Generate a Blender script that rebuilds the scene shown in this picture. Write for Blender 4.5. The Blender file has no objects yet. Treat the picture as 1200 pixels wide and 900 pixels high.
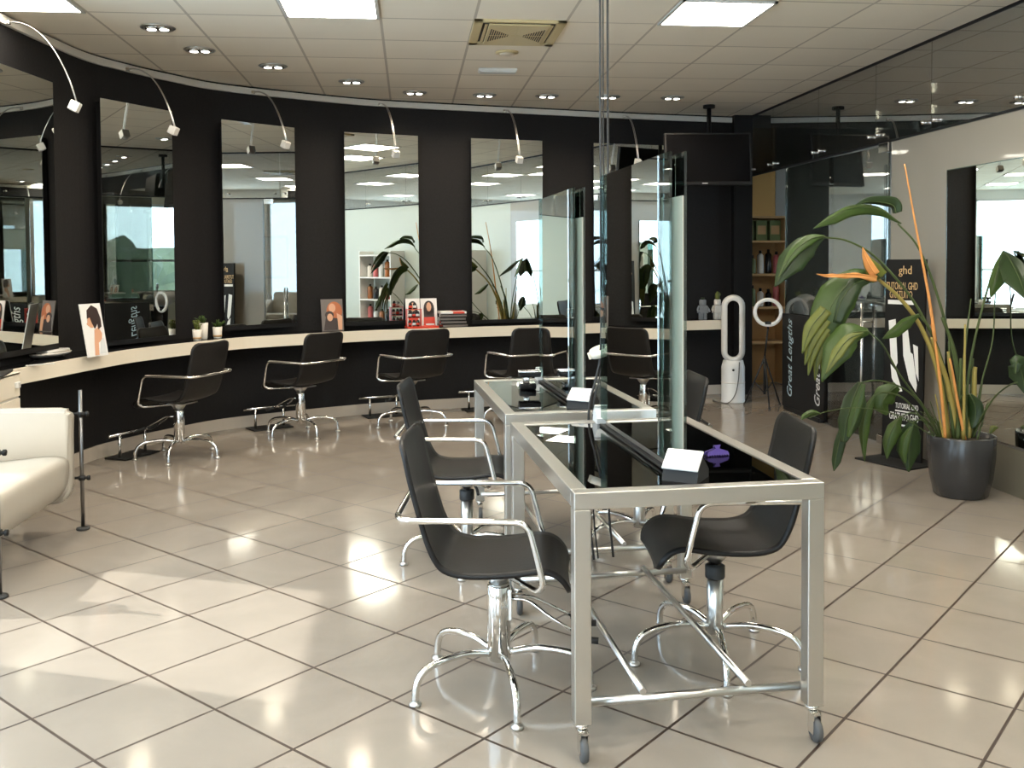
import bpy, bmesh, math, random
from mathutils import Vector, Matrix
random.seed(7)
C = bpy.context.scene.collection
PI = math.pi
R = math.radians

# ------------------------------------------------------------------ camera
CAM = Vector((0, 0, 1.45))
F, PITCH, YAW, ROLL, CYP = 1108.0, R(2.0), R(-6.12), R(0.34), 345.0   # the photo is a perspective-corrected (shifted) view


def ray(u, v):
    x = (u - 600) / F; y = -(v - CYP) / F
    cr, sr = math.cos(ROLL), math.sin(ROLL)
    x, y = x * cr + y * sr, -x * sr + y * cr
    fw = math.cos(PITCH) + y * math.sin(PITCH); up = -math.sin(PITCH) + y * math.cos(PITCH)
    c, s = math.cos(YAW), math.sin(YAW)
    return Vector((x * c - fw * s, x * s + fw * c, up))


def onz(u, v, z): d = ray(u, v); return CAM + d * ((z - CAM.z) / d.z)
def onx(u, v, X): d = ray(u, v); return CAM + d * (X / d.x)
def ony(u, v, Y): d = ray(u, v); return CAM + d * (Y / d.y)


def zat(u, v, p):
    d = ray(u, v); return CAM.z + d.z * math.hypot(p[0], p[1]) / math.hypot(d.x, d.y)


cd = bpy.data.cameras.new('camera'); co = bpy.data.objects.new('camera', cd); C.objects.link(co)
cd.sensor_width = 36; cd.lens = F / 1200 * 36; cd.shift_y = (CYP - 450) / 1200; cd.clip_start = .05
co.matrix_world = Matrix.Translation(CAM) @ Matrix.Rotation(YAW, 4, 'Z') @ Matrix.Rotation(PI / 2 - PITCH, 4, 'X') @ Matrix.Rotation(-ROLL, 4, 'Z')
bpy.context.scene.camera = co

# ------------------------------------------------------------------ materials
def mat(name, col, rough=.5, metal=0., coat=0., spec=.5, emit=None, estr=0., noise=None, trans=0., coat_ior=1.5):
    m = bpy.data.materials.new(name); m.use_nodes = True
    b = m.node_tree.nodes['Principled BSDF']
    b.inputs['Base Color'].default_value = (*col, 1)
    b.inputs['Roughness'].default_value = rough
    b.inputs['Metallic'].default_value = metal
    b.inputs['Coat Weight'].default_value = coat
    b.inputs['Coat IOR'].default_value = coat_ior
    b.inputs['Specular IOR Level'].default_value = spec
    if emit:
        b.inputs['Emission Color'].default_value = (*emit, 1); b.inputs['Emission Strength'].default_value = estr
    if noise:
        sc, amt, bump = noise
        N = m.node_tree.nodes; L = m.node_tree.links
        tc = N.new('ShaderNodeTexCoord'); nz = N.new('ShaderNodeTexNoise')
        nz.inputs['Scale'].default_value = sc; nz.inputs['Detail'].default_value = 5
        L.new(tc.outputs['Object'], nz.inputs['Vector'])
        mx = N.new('ShaderNodeMix'); mx.data_type = 'RGBA'
        L.new(nz.outputs['Fac'], mx.inputs['Factor'])
        mx.inputs['A'].default_value = (*[max(0, c * (1 - amt)) for c in col], 1)
        mx.inputs['B'].default_value = (*[min(1, c * (1 + amt)) for c in col], 1)
        L.new(mx.outputs['Result'], b.inputs['Base Color'])
        if bump:
            bp = N.new('ShaderNodeBump'); bp.inputs['Strength'].default_value = bump; bp.inputs['Distance'].default_value = .004
            L.new(nz.outputs['Fac'], bp.inputs['Height']); L.new(bp.outputs['Normal'], b.inputs['Normal'])
    return m


def glass_mat(name, refl, tint, rough=0., gtint=(1, 1, 1)):
    m = bpy.data.materials.new(name); m.use_nodes = True
    N = m.node_tree.nodes; L = m.node_tree.links; N.clear()
    o = N.new('ShaderNodeOutputMaterial'); mx = N.new('ShaderNodeMixShader')
    t = N.new('ShaderNodeBsdfTransparent'); t.inputs['Color'].default_value = (*tint, 1)
    g = N.new('ShaderNodeBsdfGlossy'); g.inputs['Roughness'].default_value = rough; g.inputs['Color'].default_value = (*gtint, 1)
    fr = N.new('ShaderNodeFresnel'); ge = N.new('ShaderNodeNewGeometry'); io = N.new('ShaderNodeMapRange')
    io.inputs[3].default_value = 1.5; io.inputs[4].default_value = 1 / 1.5; L.new(ge.outputs['Backfacing'], io.inputs[0]); L.new(io.outputs[0], fr.inputs['IOR'])
    mp = N.new('ShaderNodeMath'); mp.operation = 'MAXIMUM'; mp.inputs[1].default_value = refl
    L.new(fr.outputs[0], mp.inputs[0]); L.new(mp.outputs[0], mx.inputs[0])
    L.new(t.outputs[0], mx.inputs[1]); L.new(g.outputs[0], mx.inputs[2]); L.new(mx.outputs[0], o.inputs[0])
    return m


def grid_mat(name, size, ox, oy, ang, lw, tile, line, rough, line2=None, noise=(3, .06), coat=0, spec=.5, bump=0.0, fine=None):
    """square tiles with joint lines, world X/Y coordinates"""
    m = bpy.data.materials.new(name); m.use_nodes = True
    N = m.node_tree.nodes; L = m.node_tree.links; b = N['Principled BSDF']
    tc = N.new('ShaderNodeTexCoord'); mp = N.new('ShaderNodeMapping'); mp.vector_type = 'TEXTURE'
    mp.inputs['Location'].default_value = (ox, oy, 0); mp.inputs['Rotation'].default_value = (0, 0, ang)
    mp.inputs['Scale'].default_value = (size, size, 1)
    L.new(tc.outputs['Object'], mp.inputs['Vector'])
    sp = N.new('ShaderNodeSeparateXYZ'); L.new(mp.outputs[0], sp.inputs[0])
    def M(op, a, bb=None, c=None):
        n = N.new('ShaderNodeMath'); n.operation = op
        for i, v in enumerate((a, bb, c)):
            if v is None: continue
            if isinstance(v, (int, float)): n.inputs[i].default_value = v
            else: L.new(v, n.inputs[i])
        return n.outputs[0]
    h = lw / size / 2
    def dist(s):
        f = M('FRACT', s); return M('MINIMUM', f, M('SUBTRACT', 1.0, f))
    d = M('MINIMUM', dist(sp.outputs['X']), dist(sp.outputs['Y']))
    ln = M('LESS_THAN', d, h)
    nz = N.new('ShaderNodeTexNoise'); nz.inputs['Scale'].default_value = noise[0]; nz.inputs['Detail'].default_value = 8; nz.inputs['Distortion'].default_value = .6
    wn = N.new('ShaderNodeTexWhiteNoise'); wn.noise_dimensions = '2D'
    fl = N.new('ShaderNodeVectorMath'); fl.operation = 'FLOOR'; L.new(mp.outputs[0], fl.inputs[0]); L.new(fl.outputs[0], wn.inputs['Vector'])
    off = N.new('ShaderNodeVectorMath'); off.operation = 'MULTIPLY_ADD'; L.new(wn.outputs['Color'], off.inputs[0]); off.inputs[1].default_value = (7, 7, 7); L.new(tc.outputs['Object'], off.inputs[2])
    L.new(off.outputs[0], nz.inputs['Vector'])
    mx = N.new('ShaderNodeMix'); mx.data_type = 'RGBA'
    cr = N.new('ShaderNodeMapRange'); cr.inputs[1].default_value = .3; cr.inputs[2].default_value = .7; L.new(nz.outputs['Fac'], cr.inputs[0])
    L.new(cr.outputs[0], mx.inputs['Factor'])
    mx.inputs['A'].default_value = (*[c * (1 - noise[1]) for c in tile], 1); mx.inputs['B'].default_value = (*[min(1, c * (1 + noise[1])) for c in tile], 1)
    pt = N.new('ShaderNodeMix'); pt.data_type = 'RGBA'; pt.blend_type = 'MULTIPLY'; pt.inputs['Factor'].default_value = 1
    pv = M('MULTIPLY_ADD', wn.outputs['Value'], .05, .95)
    L.new(mx.outputs['Result'], pt.inputs['A']); L.new(pv, pt.inputs['B'])
    m2 = N.new('ShaderNodeMix'); m2.data_type = 'RGBA'; L.new(ln, m2.inputs['Factor']); L.new(pt.outputs['Result'], m2.inputs['A']); m2.inputs['B'].default_value = (*line, 1)
    L.new(m2.outputs['Result'], b.inputs['Base Color'])
    rr = M('MULTIPLY_ADD', ln, .4, rough); L.new(rr, b.inputs['Roughness'])
    b.inputs['Coat Weight'].default_value = coat; b.inputs['Coat Roughness'].default_value = .05; b.inputs['Specular IOR Level'].default_value = spec
    if fine:
        n2 = N.new('ShaderNodeTexNoise'); n2.inputs['Scale'].default_value = fine; L.new(tc.outputs['Object'], n2.inputs['Vector'])
        bp = N.new('ShaderNodeBump'); bp.inputs['Strength'].default_value = bump; bp.inputs['Distance'].default_value = .003
        L.new(n2.outputs['Fac'], bp.inputs['Height']); L.new(bp.outputs['Normal'], b.inputs['Normal'])
    return m


MT = {}
MT['floor'] = grid_mat('floor_tile', .404, -1.205, 4.83, R(-45.4), .0100, (.295, .258, .216), (.045, .028, .019), .10, spec=.5)
MT['ceil'] = grid_mat('ceiling_tile', .597, -1.964, 6.119, 0, .018, (.92, .85, .72), (.58, .52, .43), .85, noise=(2, .015), spec=.2, fine=180, bump=.12)
MT['black_wall'] = mat('black_wall_paint', (.0135, .0125, .0125), .62, spec=.2, noise=(60, .35, .25))
MT['black'] = mat('black_satin', (.009, .0085, .0085), .45, spec=.2)
MT['black_gloss'] = mat('black_gloss', (.008, .008, .009), .06)
MT['black_soft'] = mat('black_soft', (.012, .012, .012), .6, spec=.3)
MT['leather'] = mat('black_leather', (.0105, .0095, .009), .42, spec=.3, noise=(120, .25, .12))
MT['cream'] = mat('cream_laminate', (.78, .70, .57), .35)
MT['chrome'] = mat('chrome', (.74, .73, .71), .07, 1)
MT['steel'] = mat('brushed_steel', (.62, .61, .59), .28, 1)
MT['alu'] = mat('aluminium_tube', (.56, .54, .50), .36, 1)
MT['rubber'] = mat('black_rubber', (.02, .02, .02), .6)
MT['grey_rubber'] = mat('grey_rubber', (.07, .07, .07), .6)
MT['white'] = mat('white_plastic', (.64, .63, .60), .35)
MT['white_wall'] = mat('white_wall_paint', (.72, .71, .68), .8)
MT['grey_wall'] = mat('grey_wall_paint', (.36, .34, .31), .8)
MT['orange_wall'] = mat('ochre_wall_paint', (.62, .36, .12), .8)
MT['dark_glass'] = glass_mat('smoked_table_glass', .14, (.035, .05, .045))
MT['mirror'] = mat('mirror_silver', (.80, .83, .80), .0, 1)
MT['mirror2'] = mat('mirror_silver_warm', (.82, .83, .80), .0, 1)
MT['edge_glass'] = glass_mat('clear_glass_plate', .10, (.55, .66, .64))
MT['upper_glass'] = glass_mat('reflective_partition_glass', .50, (.40, .41, .38))
MT['door_glass'] = glass_mat('door_glass', .20, (.46, .47, .44))
MT['window_glass'] = glass_mat('window_glass', .04, (.96, .97, .97))
MT['backing'] = mat('grey_mirror_backing', (.47, .425, .36), .5)
MT['frost'] = mat('frosted_beige_panel', (.27, .243, .20), .35, coat=.35, coat_ior=1.6)
MT['green_panel'] = mat('greenish_frosted_panel', (.40, .43, .38), .4, coat=.12)
MT['beige_wall'] = mat('beige_wall_paint', (.62, .52, .38), .8)
MT['dark_steel'] = mat('dark_steel', (.20, .195, .19), .28, 1)
MT['low_band'] = mat('olive_low_band', (.14, .125, .09), .4)
MT['darkmirror'] = mat('dark_mirror', (.72, .75, .70), .0, 1)
MT['skirt'] = mat('beige_skirting_tile', (.56, .49, .41), .25, noise=(6, .1, 0))
MT['strip'] = mat('ceiling_strip', (.66, .63, .57), .5)
MT['panel_light'] = mat('light_diffuser', (.9, .9, .9), .5, emit=(1, .92, .79), estr=8.5)
MT['bulb'] = mat('lamp_bulb', (1, 1, 1), .3, emit=(1, .95, .86), estr=4)
MT['vent'] = mat('cream_vent_plastic', (.62, .50, .27), .45)
MT['vent_dark'] = mat('vent_dark', (.03, .025, .02), .7)
MT['white_leather'] = mat('white_leather', (.44, .405, .345), .42, noise=(9, .03, .10))
MT['pot_grey'] = mat('anthracite_pot', (.035, .035, .036), .22, noise=(8, .1, 0))
MT['soil'] = mat('soil', (.03, .02, .014), .9, noise=(60, .5, .6))
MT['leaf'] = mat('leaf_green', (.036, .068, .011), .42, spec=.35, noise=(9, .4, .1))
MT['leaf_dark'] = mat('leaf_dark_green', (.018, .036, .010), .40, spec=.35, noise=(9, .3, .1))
MT['leaf_yellow'] = mat('leaf_yellow_green', (.105, .12, .02), .45, spec=.35, noise=(14, .45, .1))
MT['stem'] = mat('stem_green', (.06, .085, .028), .5, spec=.3, noise=(6, .3, 0))
MT['stem_yellow'] = mat('stem_yellowing', (.30, .24, .06), .5, noise=(5, .3, 0))
MT['dry'] = mat('dry_orange_leaf', (.62, .27, .075), .6, noise=(14, .3, .2))
MT['purple'] = mat('purple_plastic', (.09, .055, .28), .3)
MT['red'] = mat('red_plastic', (.62, .045, .02), .35)
MT['skin'] = mat('printed_skin', (.62, .33, .20), .4)
MT['hair_dark'] = mat('printed_dark_hair', (.035, .02, .018), .4)
MT['hair_red'] = mat('printed_auburn_hair', (.42, .12, .04), .4)
MT['card_white'] = mat('card_white', (.74, .72, .70), .35)
MT['card_grey'] = mat('card_grey', (.14, .12, .11), .35)
MT['gold'] = mat('gold_print', (.62, .42, .20), .4)
MT['print_white'] = mat('white_print', (.78, .78, .76), .4)
MT['print_blue'] = mat('pale_blue_print', (.42, .55, .60), .4)
MT['concrete'] = mat('concrete_grey', (.20, .21, .22), .7, noise=(40, .2, .1))
MT['terrazzo'] = mat('pale_ceramic', (.68, .64, .58), .4)
MT['tv'] = mat('tv_screen', (.005, .005, .006), .15, spec=.3)
MT['silver'] = mat('silver_plastic', (.60, .61, .61), .35)
MT['sky_tree'] = mat('tree_foliage', (.028, .042, .018), .8, noise=(3, .6, .5))
MT['wood'] = mat('light_wood', (.50, .30, .13), .5, noise=(4, .15, 0))
MT['amber'] = mat('amber_bottle', (.30, .10, .03), .2)
MT['pink'] = mat('pink_bottle', (.5, .12, .12), .3)
MT['green_box'] = mat('green_box', (.12, .15, .05), .5)
MT['ring'] = mat('ring_light_diffuser', (.82, .82, .80), .4)

# ------------------------------------------------------------------ geometry helpers
class MB:
    def __init__(s): s.bm = bmesh.new(); s.mi = 0
    def _fin(s, before):
        for f in s.bm.faces:
            if f.index == -1 or f not in before: pass
    def face(s, pts, mi=None):
        vs = [s.bm.verts.new(p) for p in pts]; f = s.bm.faces.new(vs); f.material_index = s.mi if mi is None else mi; return f
    def box(s, c, d, M=None, bev=0., seg=2):
        T = Matrix.Translation(Vector(c)) if M is None else M @ Matrix.Translation(Vector(c))
        r = bmesh.ops.create_cube(s.bm, size=1, matrix=T @ Matrix.Diagonal((*d, 1)))
        vs = r['verts']; fs = {f for v in vs for f in v.link_faces}
        for f in fs: f.material_index = s.mi
        if bev:
            es = list({e for v in vs for e in v.link_edges})
            q = bmesh.ops.bevel(s.bm, geom=es, offset=bev, segments=seg, affect='EDGES', profile=.5)
            for f in q['faces']: f.material_index = s.mi
        return s
    def tube(s, pts, r, segs=10, caps=True, smooth=True):
        pts = [Vector(p) for p in pts]; n = len(pts)
        rs = r if isinstance(r, (list, tuple)) else [r] * n
        rings = []; up = None
        for i, p in enumerate(pts):
            t = (pts[min(i + 1, n - 1)] - pts[max(i - 1, 0)]).normalized()
            if up is None:
                up = t.orthogonal().normalized()
            up = (up - t * up.dot(t))
            if up.length < 1e-6: up = t.orthogonal()
            up.normalize(); sd = t.cross(up)
            rings.append([s.bm.verts.new(p + (up * math.cos(a) + sd * math.sin(a)) * rs[i]) for a in [2 * PI * k / segs for k in range(segs)]])
        for i in range(n - 1):
            for k in range(segs):
                f = s.bm.faces.new((rings[i][k], rings[i][(k + 1) % segs], rings[i + 1][(k + 1) % segs], rings[i + 1][k])); f.smooth = smooth; f.material_index = s.mi
        if caps:
            f = s.bm.faces.new(rings[0][::-1]); f.material_index = s.mi
            f = s.bm.faces.new(rings[-1]); f.material_index = s.mi
        return s
    def lathe(s, prof, c=(0, 0, 0), segs=24, M=None, sx=1, sy=1):
        c = Vector(c); rings = []
        for (r, z) in prof:
            if r < 1e-6:
                p = Vector((0, 0, z)); p = (M @ p if M else p) + c; rings.append([s.bm.verts.new(p)])
            else:
                row = []
                for k in range(segs):
                    a = 2 * PI * k / segs; p = Vector((r * sx * math.cos(a), r * sy * math.sin(a), z)); row.append(s.bm.verts.new((M @ p if M else p) + c))
                rings.append(row)
        for a, b in zip(rings, rings[1:]):
            for k in range(segs):
                k2 = (k + 1) % segs
                if len(a) == 1 and len(b) == 1: continue
                if len(a) == 1: f = s.bm.faces.new((a[0], b[k2], b[k]))
                elif len(b) == 1: f = s.bm.faces.new((a[k], a[k2], b[0]))
                else: f = s.bm.faces.new((a[k], a[k2], b[k2], b[k]))
                f.smooth = True; f.material_index = s.mi
        if len(rings[0]) > 1: f = s.bm.faces.new(rings[0][::-1]); f.material_index = s.mi
        if len(rings[-1]) > 1: f = s.bm.faces.new(rings[-1]); f.material_index = s.mi
        return s
    def prism(s, poly, thick, M):
        """polygon in local XY extruded along +Z by thick"""
        a = [s.bm.verts.new(M @ Vector((x, y, 0))) for x, y in poly]; b = [s.bm.verts.new(M @ Vector((x, y, thick))) for x, y in poly]
        n = len(poly); fs = [s.bm.faces.new(a[::-1]), s.bm.faces.new(b)]
        for k in range(n): fs.append(s.bm.faces.new((a[k], a[(k + 1) % n], b[(k + 1) % n], b[k])))
        for f in fs: f.material_index = s.mi
        return s
    def build(s, name, m, parent=None, fix=True):
        me = bpy.data.meshes.new(name)
        if fix: bmesh.ops.recalc_face_normals(s.bm, faces=s.bm.faces[:])
        s.bm.to_mesh(me); s.bm.free()
        for x in (m if isinstance(m, (list, tuple)) else [m]): me.materials.append(MT[x])
        o = bpy.data.objects.new(name, me); C.objects.link(o)
        if parent: o.parent = parent
        return o


def tag(o, label=None, cat=None, group=None, kind=None):
    if label: o['label'] = label
    if cat: o['category'] = cat
    if group: o['group'] = group
    if kind: o['kind'] = kind
    return o


def empty(name, loc, rz=0, label=None, cat=None, group=None):
    o = bpy.data.objects.new(name, None); C.objects.link(o); o.location = loc; o.rotation_euler = (0, 0, rz); o.empty_display_size = .05
    return tag(o, label, cat, group)


def struct(o): o['kind'] = 'structure'; return o


def copy_tree(o, parent=None):
    c = o.copy(); C.objects.link(c)
    if parent: c.parent = parent
    for ch in list(o.children): copy_tree(ch, c)
    return c


def arc(pts, r=.03, n=5):
    """polyline with rounded corners"""
    pts = [Vector(p) for p in pts]; out = [pts[0]]
    for a, b, c in zip(pts, pts[1:], pts[2:]):
        d1 = (a - b); d2 = (c - b); q = min(r, d1.length * .49, d2.length * .49)
        p1 = b + d1.normalized() * q; p2 = b + d2.normalized() * q
        for k in range(n + 1):
            t = k / n; out.append(p1 * (1 - t) ** 2 + b * 2 * t * (1 - t) + p2 * t * t)
    return out + [pts[-1]]


def spline(pts, n=8):
    pts = [Vector(p) for p in pts]; P = [pts[0] * 2 - pts[1]] + pts + [pts[-1] * 2 - pts[-2]]; out = []
    for i in range(1, len(P) - 2):
        for k in range(n):
            t = k / n; a, b, c, d = P[i - 1:i + 3]
            out.append(.5 * ((2 * b) + (c - a) * t + (2 * a - 5 * b + 4 * c - d) * t * t + (3 * b - a - 3 * c + d) * t ** 3))
    return out + [pts[-1]]


def frame(o, x, y):
    """matrix with origin o, x axis x, y axis near y"""
    x = Vector(x).normalized(); z = x.cross(Vector(y)).normalized(); y = z.cross(x)
    M = Matrix((x, y, z)).transposed().to_4x4(); M.translation = Vector(o); return M


def text(name, s, m, size, M, parent=None, align='CENTER', shear=0, ext=.0006, width=None, spacing=1):
    cu = bpy.data.curves.new(name, 'FONT'); cu.body = s; cu.size = size; cu.align_x = align; cu.align_y = 'CENTER'; cu.extrude = ext; cu.shear = shear; cu.space_character = spacing
    cu.resolution_u = 3
    ob = bpy.data.objects.new(name + '_curve', cu); C.objects.link(ob)
    dg = bpy.context.evaluated_depsgraph_get(); me = bpy.data.meshes.new_from_object(ob.evaluated_get(dg))
    bpy.data.objects.remove(ob); bpy.data.curves.remove(cu)
    if width:
        xs = [v.co.x for v in me.vertices]; k = width / (max(xs) - min(xs))
        for v in me.vertices: v.co.x *= k
    me.transform(M); me.materials.clear(); me.materials.append(MT[m]); me.name = name
    o = bpy.data.objects.new(name, me); C.objects.link(o)
    if parent: o.parent = parent
    return o


def local(parent):
    return Matrix.LocRotScale(parent.location, parent.rotation_euler, None).inverted()

# ------------------------------------------------------------------ room shell
ZC = 3.0
XP = 3.66            # plane of the glass partition
WP = spline([(-2.54, 5.36, 0), (-2.54, 5.62, 0), (-2.50, 6.15, 0), (-2.37, 7.15, 0), (-2.20, 7.58, 0), (-1.95, 7.99, 0), (-1.58, 8.44, 0), (-.66, 8.98, 0), (-.12, 9.19, 0),
             (.61, 9.37, 0), (1.0, 9.46, 0), (2.27, 9.75, 0), (3.60, 9.98, 0)], 8)
cum = [0]
for a, b in zip(WP, WP[1:]): cum.append(cum[-1] + (b - a).length)
def wall_at(s, off=0):
    s = max(0, min(cum[-1] - 1e-6, s)); i = max(k for k in range(len(cum) - 1) if cum[k] <= s)
    t = (s - cum[i]) / (cum[i + 1] - cum[i]); p = WP[i].lerp(WP[i + 1], t)
    tg = (WP[min(i + 2, len(WP) - 1)] - WP[max(i - 1, 0)]).normalized(); n = Vector((tg.y, -tg.x, 0))
    return p + n * off, tg, n
def wall_hit(u, off=0):
    d = ray(u, 308); best = None
    ks = [k * .01 for k in range(int(cum[-1] * 100))]
    for s in ks:
        p, t, n = wall_at(s, off); e = abs(d.x * p.y - d.y * p.x) / math.hypot(d.x, d.y)
        if p.y > 0 and (best is None or e < best[0]): best = (e, s)
    return best[1]

m = MB(); m.box((2.2, 3.7, -.05), (12.0, 15.2, .1)); struct(m.build('floor', 'floor'))
m = MB(); m.box((2.6, 3.7, ZC + .05), (11.2, 15.2, .1)); struct(m.build('ceiling', 'ceil'))

def wall_band(z0, z1, o0, o1, s0=0, s1=None, step=.06, mi=None):
    m = MB(); s1 = cum[-1] if s1 is None else s1; n = int((s1 - s0) / step) + 1; rows = []
    for k in range(n + 1):
        s = s0 + (s1 - s0) * k / n
        a, _, _ = wall_at(s, o0(s) if callable(o0) else o0); b, _, _ = wall_at(s, o1(s) if callable(o1) else o1)
        rows.append([m.bm.verts.new((a.x, a.y, z0)), m.bm.verts.new((b.x, b.y, z0)), m.bm.verts.new((b.x, b.y, z1)), m.bm.verts.new((a.x, a.y, z1))])
    for r0, r1 in zip(rows, rows[1:]):
        for k in range(4):
            f = m.bm.faces.new((r0[k], r1[k], r1[(k + 1) % 4], r0[(k + 1) % 4])); f.smooth = False
    m.bm.faces.new(rows[0][::-1]); m.bm.faces.new(rows[-1])
    return m

struct(wall_band(0, ZC, 0, -.12).build('wall_back', 'black_wall'))
sk = wall_band(0, .10, .001, .014, 0.02, cum[-1] - .1)
struct(sk.build('baseboard_back', 'skirt'))
struct(wall_band(2.930, 2.982, .004, .032, 0.02).build('trim_1', 'strip'))
# corner post between curved wall and glass
m = MB(); m.box((XP - .10, 9.90, 1.5), (.2, .10, 3.0)); struct(m.build('trim_2', 'black'))

# left side beyond the end of the curved wall: windows
XL = -2.95
def wall_rects(name, plane, u0, u1, z0, z1, holes, m_, th=.14, axis='x', sign=-1):
    """wall with rectangular openings; boxes between"""
    us = sorted({u0, u1, *[h[0] for h in holes], *[h[1] for h in holes]}); zs = sorted({z0, z1, *[h[2] for h in holes], *[h[3] for h in holes]})
    m = MB()
    for a, b in zip(us, us[1:]):
        for c, d in zip(zs, zs[1:]):
            um, zm = (a + b) / 2, (c + d) / 2
            if any(h[0] < um < h[1] and h[2] < zm < h[3] for h in holes): continue
            if axis == 'x': m.box((plane + sign * th / 2, um, zm), (th, b - a, d - c))
            else: m.box((um, plane + sign * th / 2, zm), (b - a, th, d - c))
    return struct(m.build(name, m_))
LW = [(4.11, 5.30, .05, 2.78), (1.44, 3.51, .05, 2.78), (-1.2, 0.9, .05, 2.78)]
wall_rects('wall_left', XL, -3.2, 5.46, 0, ZC, LW, 'white_wall')
m = MB(); m.box(((XL - 2.55) / 2, 5.41, 1.5), (abs(XL + 2.55) + .1, .1, 3.0)); struct(m.build('wall_return', 'white_wall'))
BW = [(-2.7, -.2, .3, 2.8)]
wall_rects('wall_front', -3.2, -3.1, 7.9, 0, ZC, BW, 'white_wall', axis='y')
wn = [0]
def window(axis, plane, u0, u1, z0, z1, trans=None):
    wn[0] += 1
    m = MB(); w = .05
    def bx(ua, ub, za, zb, t=.06):
        if axis == 'x': m.box((plane, (ua + ub) / 2, (za + zb) / 2), (t, ub - ua, zb - za))
        else: m.box(((ua + ub) / 2, plane, (za + zb) / 2), (ub - ua, t, zb - za))
    bx(u0, u0 + w, z0, z1); bx(u1 - w, u1, z0, z1); bx(u0, u1, z0, z0 + w); bx(u0, u1, z1 - w, z1)
    if trans: bx(u0, u1, trans - .02, trans + .02)
    o = struct(m.build('window_%d' % wn[0], 'white'))
    m = MB()
    if axis == 'x': m.box((plane, (u0 + u1) / 2, (z0 + z1) / 2), (.008, u1 - u0 - .06, z1 - z0 - .06))
    else: m.box(((u0 + u1) / 2, plane, (z0 + z1) / 2), (u1 - u0 - .06, .008, z1 - z0 - .06))
    m.build('pane', 'window_glass', o)
for h in LW: window('x', XL - .07, *h)
for h in BW: window('y', -3.27, *h, trans=1.2)

# right: frosted panel, transom glass, door and fixed panes
wall_rects('wall_right', XP, 5.0, 6.90, 0, 2.345, [], 'frost', th=.06, sign=1)
wall_rects('wall_gallery', XP, -3.2, 5.0, 0, 2.345, [], 'green_panel', th=.06, sign=1)
m = MB(); m.box((XP - .004, 1.55, .145), (.012, 8.9, .29)); struct(m.build('low_band_right', 'low_band'))  # dark olive band along the bottom of the right panels
m = MB(); m.box((XP - .003, 3.4, 2.353), (.016, 13.2, .016)); struct(m.build('trim_3', 'black'))
m = MB(); m.box((XP + .003, 3.4, 2.99), (.016, 13.2, .02)); struct(m.build('trim_4', 'black'))
YJ = [9.92, 9.28, 8.21, 7.15, 6.35, 5.3, 4.3, 3.2, 2.1, 1.0, -.1, -1.2, -2.3, -3.2]
for k, (a, b) in enumerate(zip(YJ, YJ[1:])):
    wn[0] += 1
    m = MB(); m.box((XP + .006, (a + b) / 2, (2.361 + 2.98) / 2), (.010, a - b - .006, 2.98 - 2.361)); o = struct(m.build('window_%d' % wn[0], 'upper_glass'))
    m = MB()
    for y in (a - .07, b + .07):
        if a > 4:
            m.lathe([(.0, -.018), (.014, -.018), (.014, .018), (.0, .018)], (XP - .016, y, 2.42), 12, Matrix.Rotation(PI / 2, 4, 'Y'))
    if a > 4: m.build('fixing_bolt', 'chrome', o)
m = MB(); m.box((XP, 8.42, 1.175), (.010, 1.02, 2.33)); wn[0] += 1; fp = struct(m.build('window_%d' % wn[0], 'door_glass'))
m = MB(); m.box((XP, 7.907, 1.175), (.014, .006, 2.33)); m.box((XP, 8.933, 1.175), (.014, .006, 2.33)); m.build('glass_edge', 'edge_glass', fp)
# glass door with fittings and a long tubular handle
hinge = Vector((XP, 6.92, 0))
door = struct(empty('door_1', hinge, R(3)))
m = MB(); m.box((0, .475, 1.17), (.010, .94, 2.31)); m.build('door_leaf', 'door_glass', door)
m = MB(); m.box((0, .07, 2.31), (.035, .14, .075), bev=.004); m.box((0, .07, .04), (.035, .14, .07), bev=.004); m.build('pivot_fitting', 'chrome', door)
m = MB()
for sx in (-1, 1): m.tube([(sx * .055, .30, .12), (sx * .055, .30, 1.10)], .011, 12)
for z in (.35, .95): m.tube([(-.055, .30, z), (.055, .30, z)], .007, 8)
m.build('handle', 'chrome', door)

# mirror fixed on the frosted panel
wm = empty('wall_mirror', (XP - .012, 5.655, .31), 0, 'tall frameless mirror fixed to the beige glass panel behind the potted plant', 'mirror')
m = MB(); m.box((0, 0, .87), (.008, .92, 1.74)); m.build('mirror_glass', 'darkmirror', wm)
m = MB(); m.box((.0, .463, .87), (.010, .006, 1.74)); m.box((0, 0, 1.743), (.010, .93, .006)); m.build('polished_edge', 'edge_glass', wm)

# back room behind the glass
XE = 7.8
EW = [(7.2, 8.2, .9, 2.5), (9.1, 10.4, .8, 2.5)]
wall_rects('wall_east', XE, -3.2, 10.9, 0, ZC, EW, 'beige_wall', sign=1)
for h in EW: window('x', XE + .07, *h, trans=1.5)
m = MB(); m.box((3.98, 10.86, 1.5), (.62, .12, 3)); struct(m.build('wall_niche', 'orange_wall'))
m = MB(); m.box((6.05, 10.86, 1.5), (3.5, .12, 3)); struct(m.build('wall_rear', 'grey_wall'))
m = MB(); m.box((XP + .0, 10.45, 1.5), (.1, .9, 3)); struct(m.build('wall_corner', 'black'))

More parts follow.
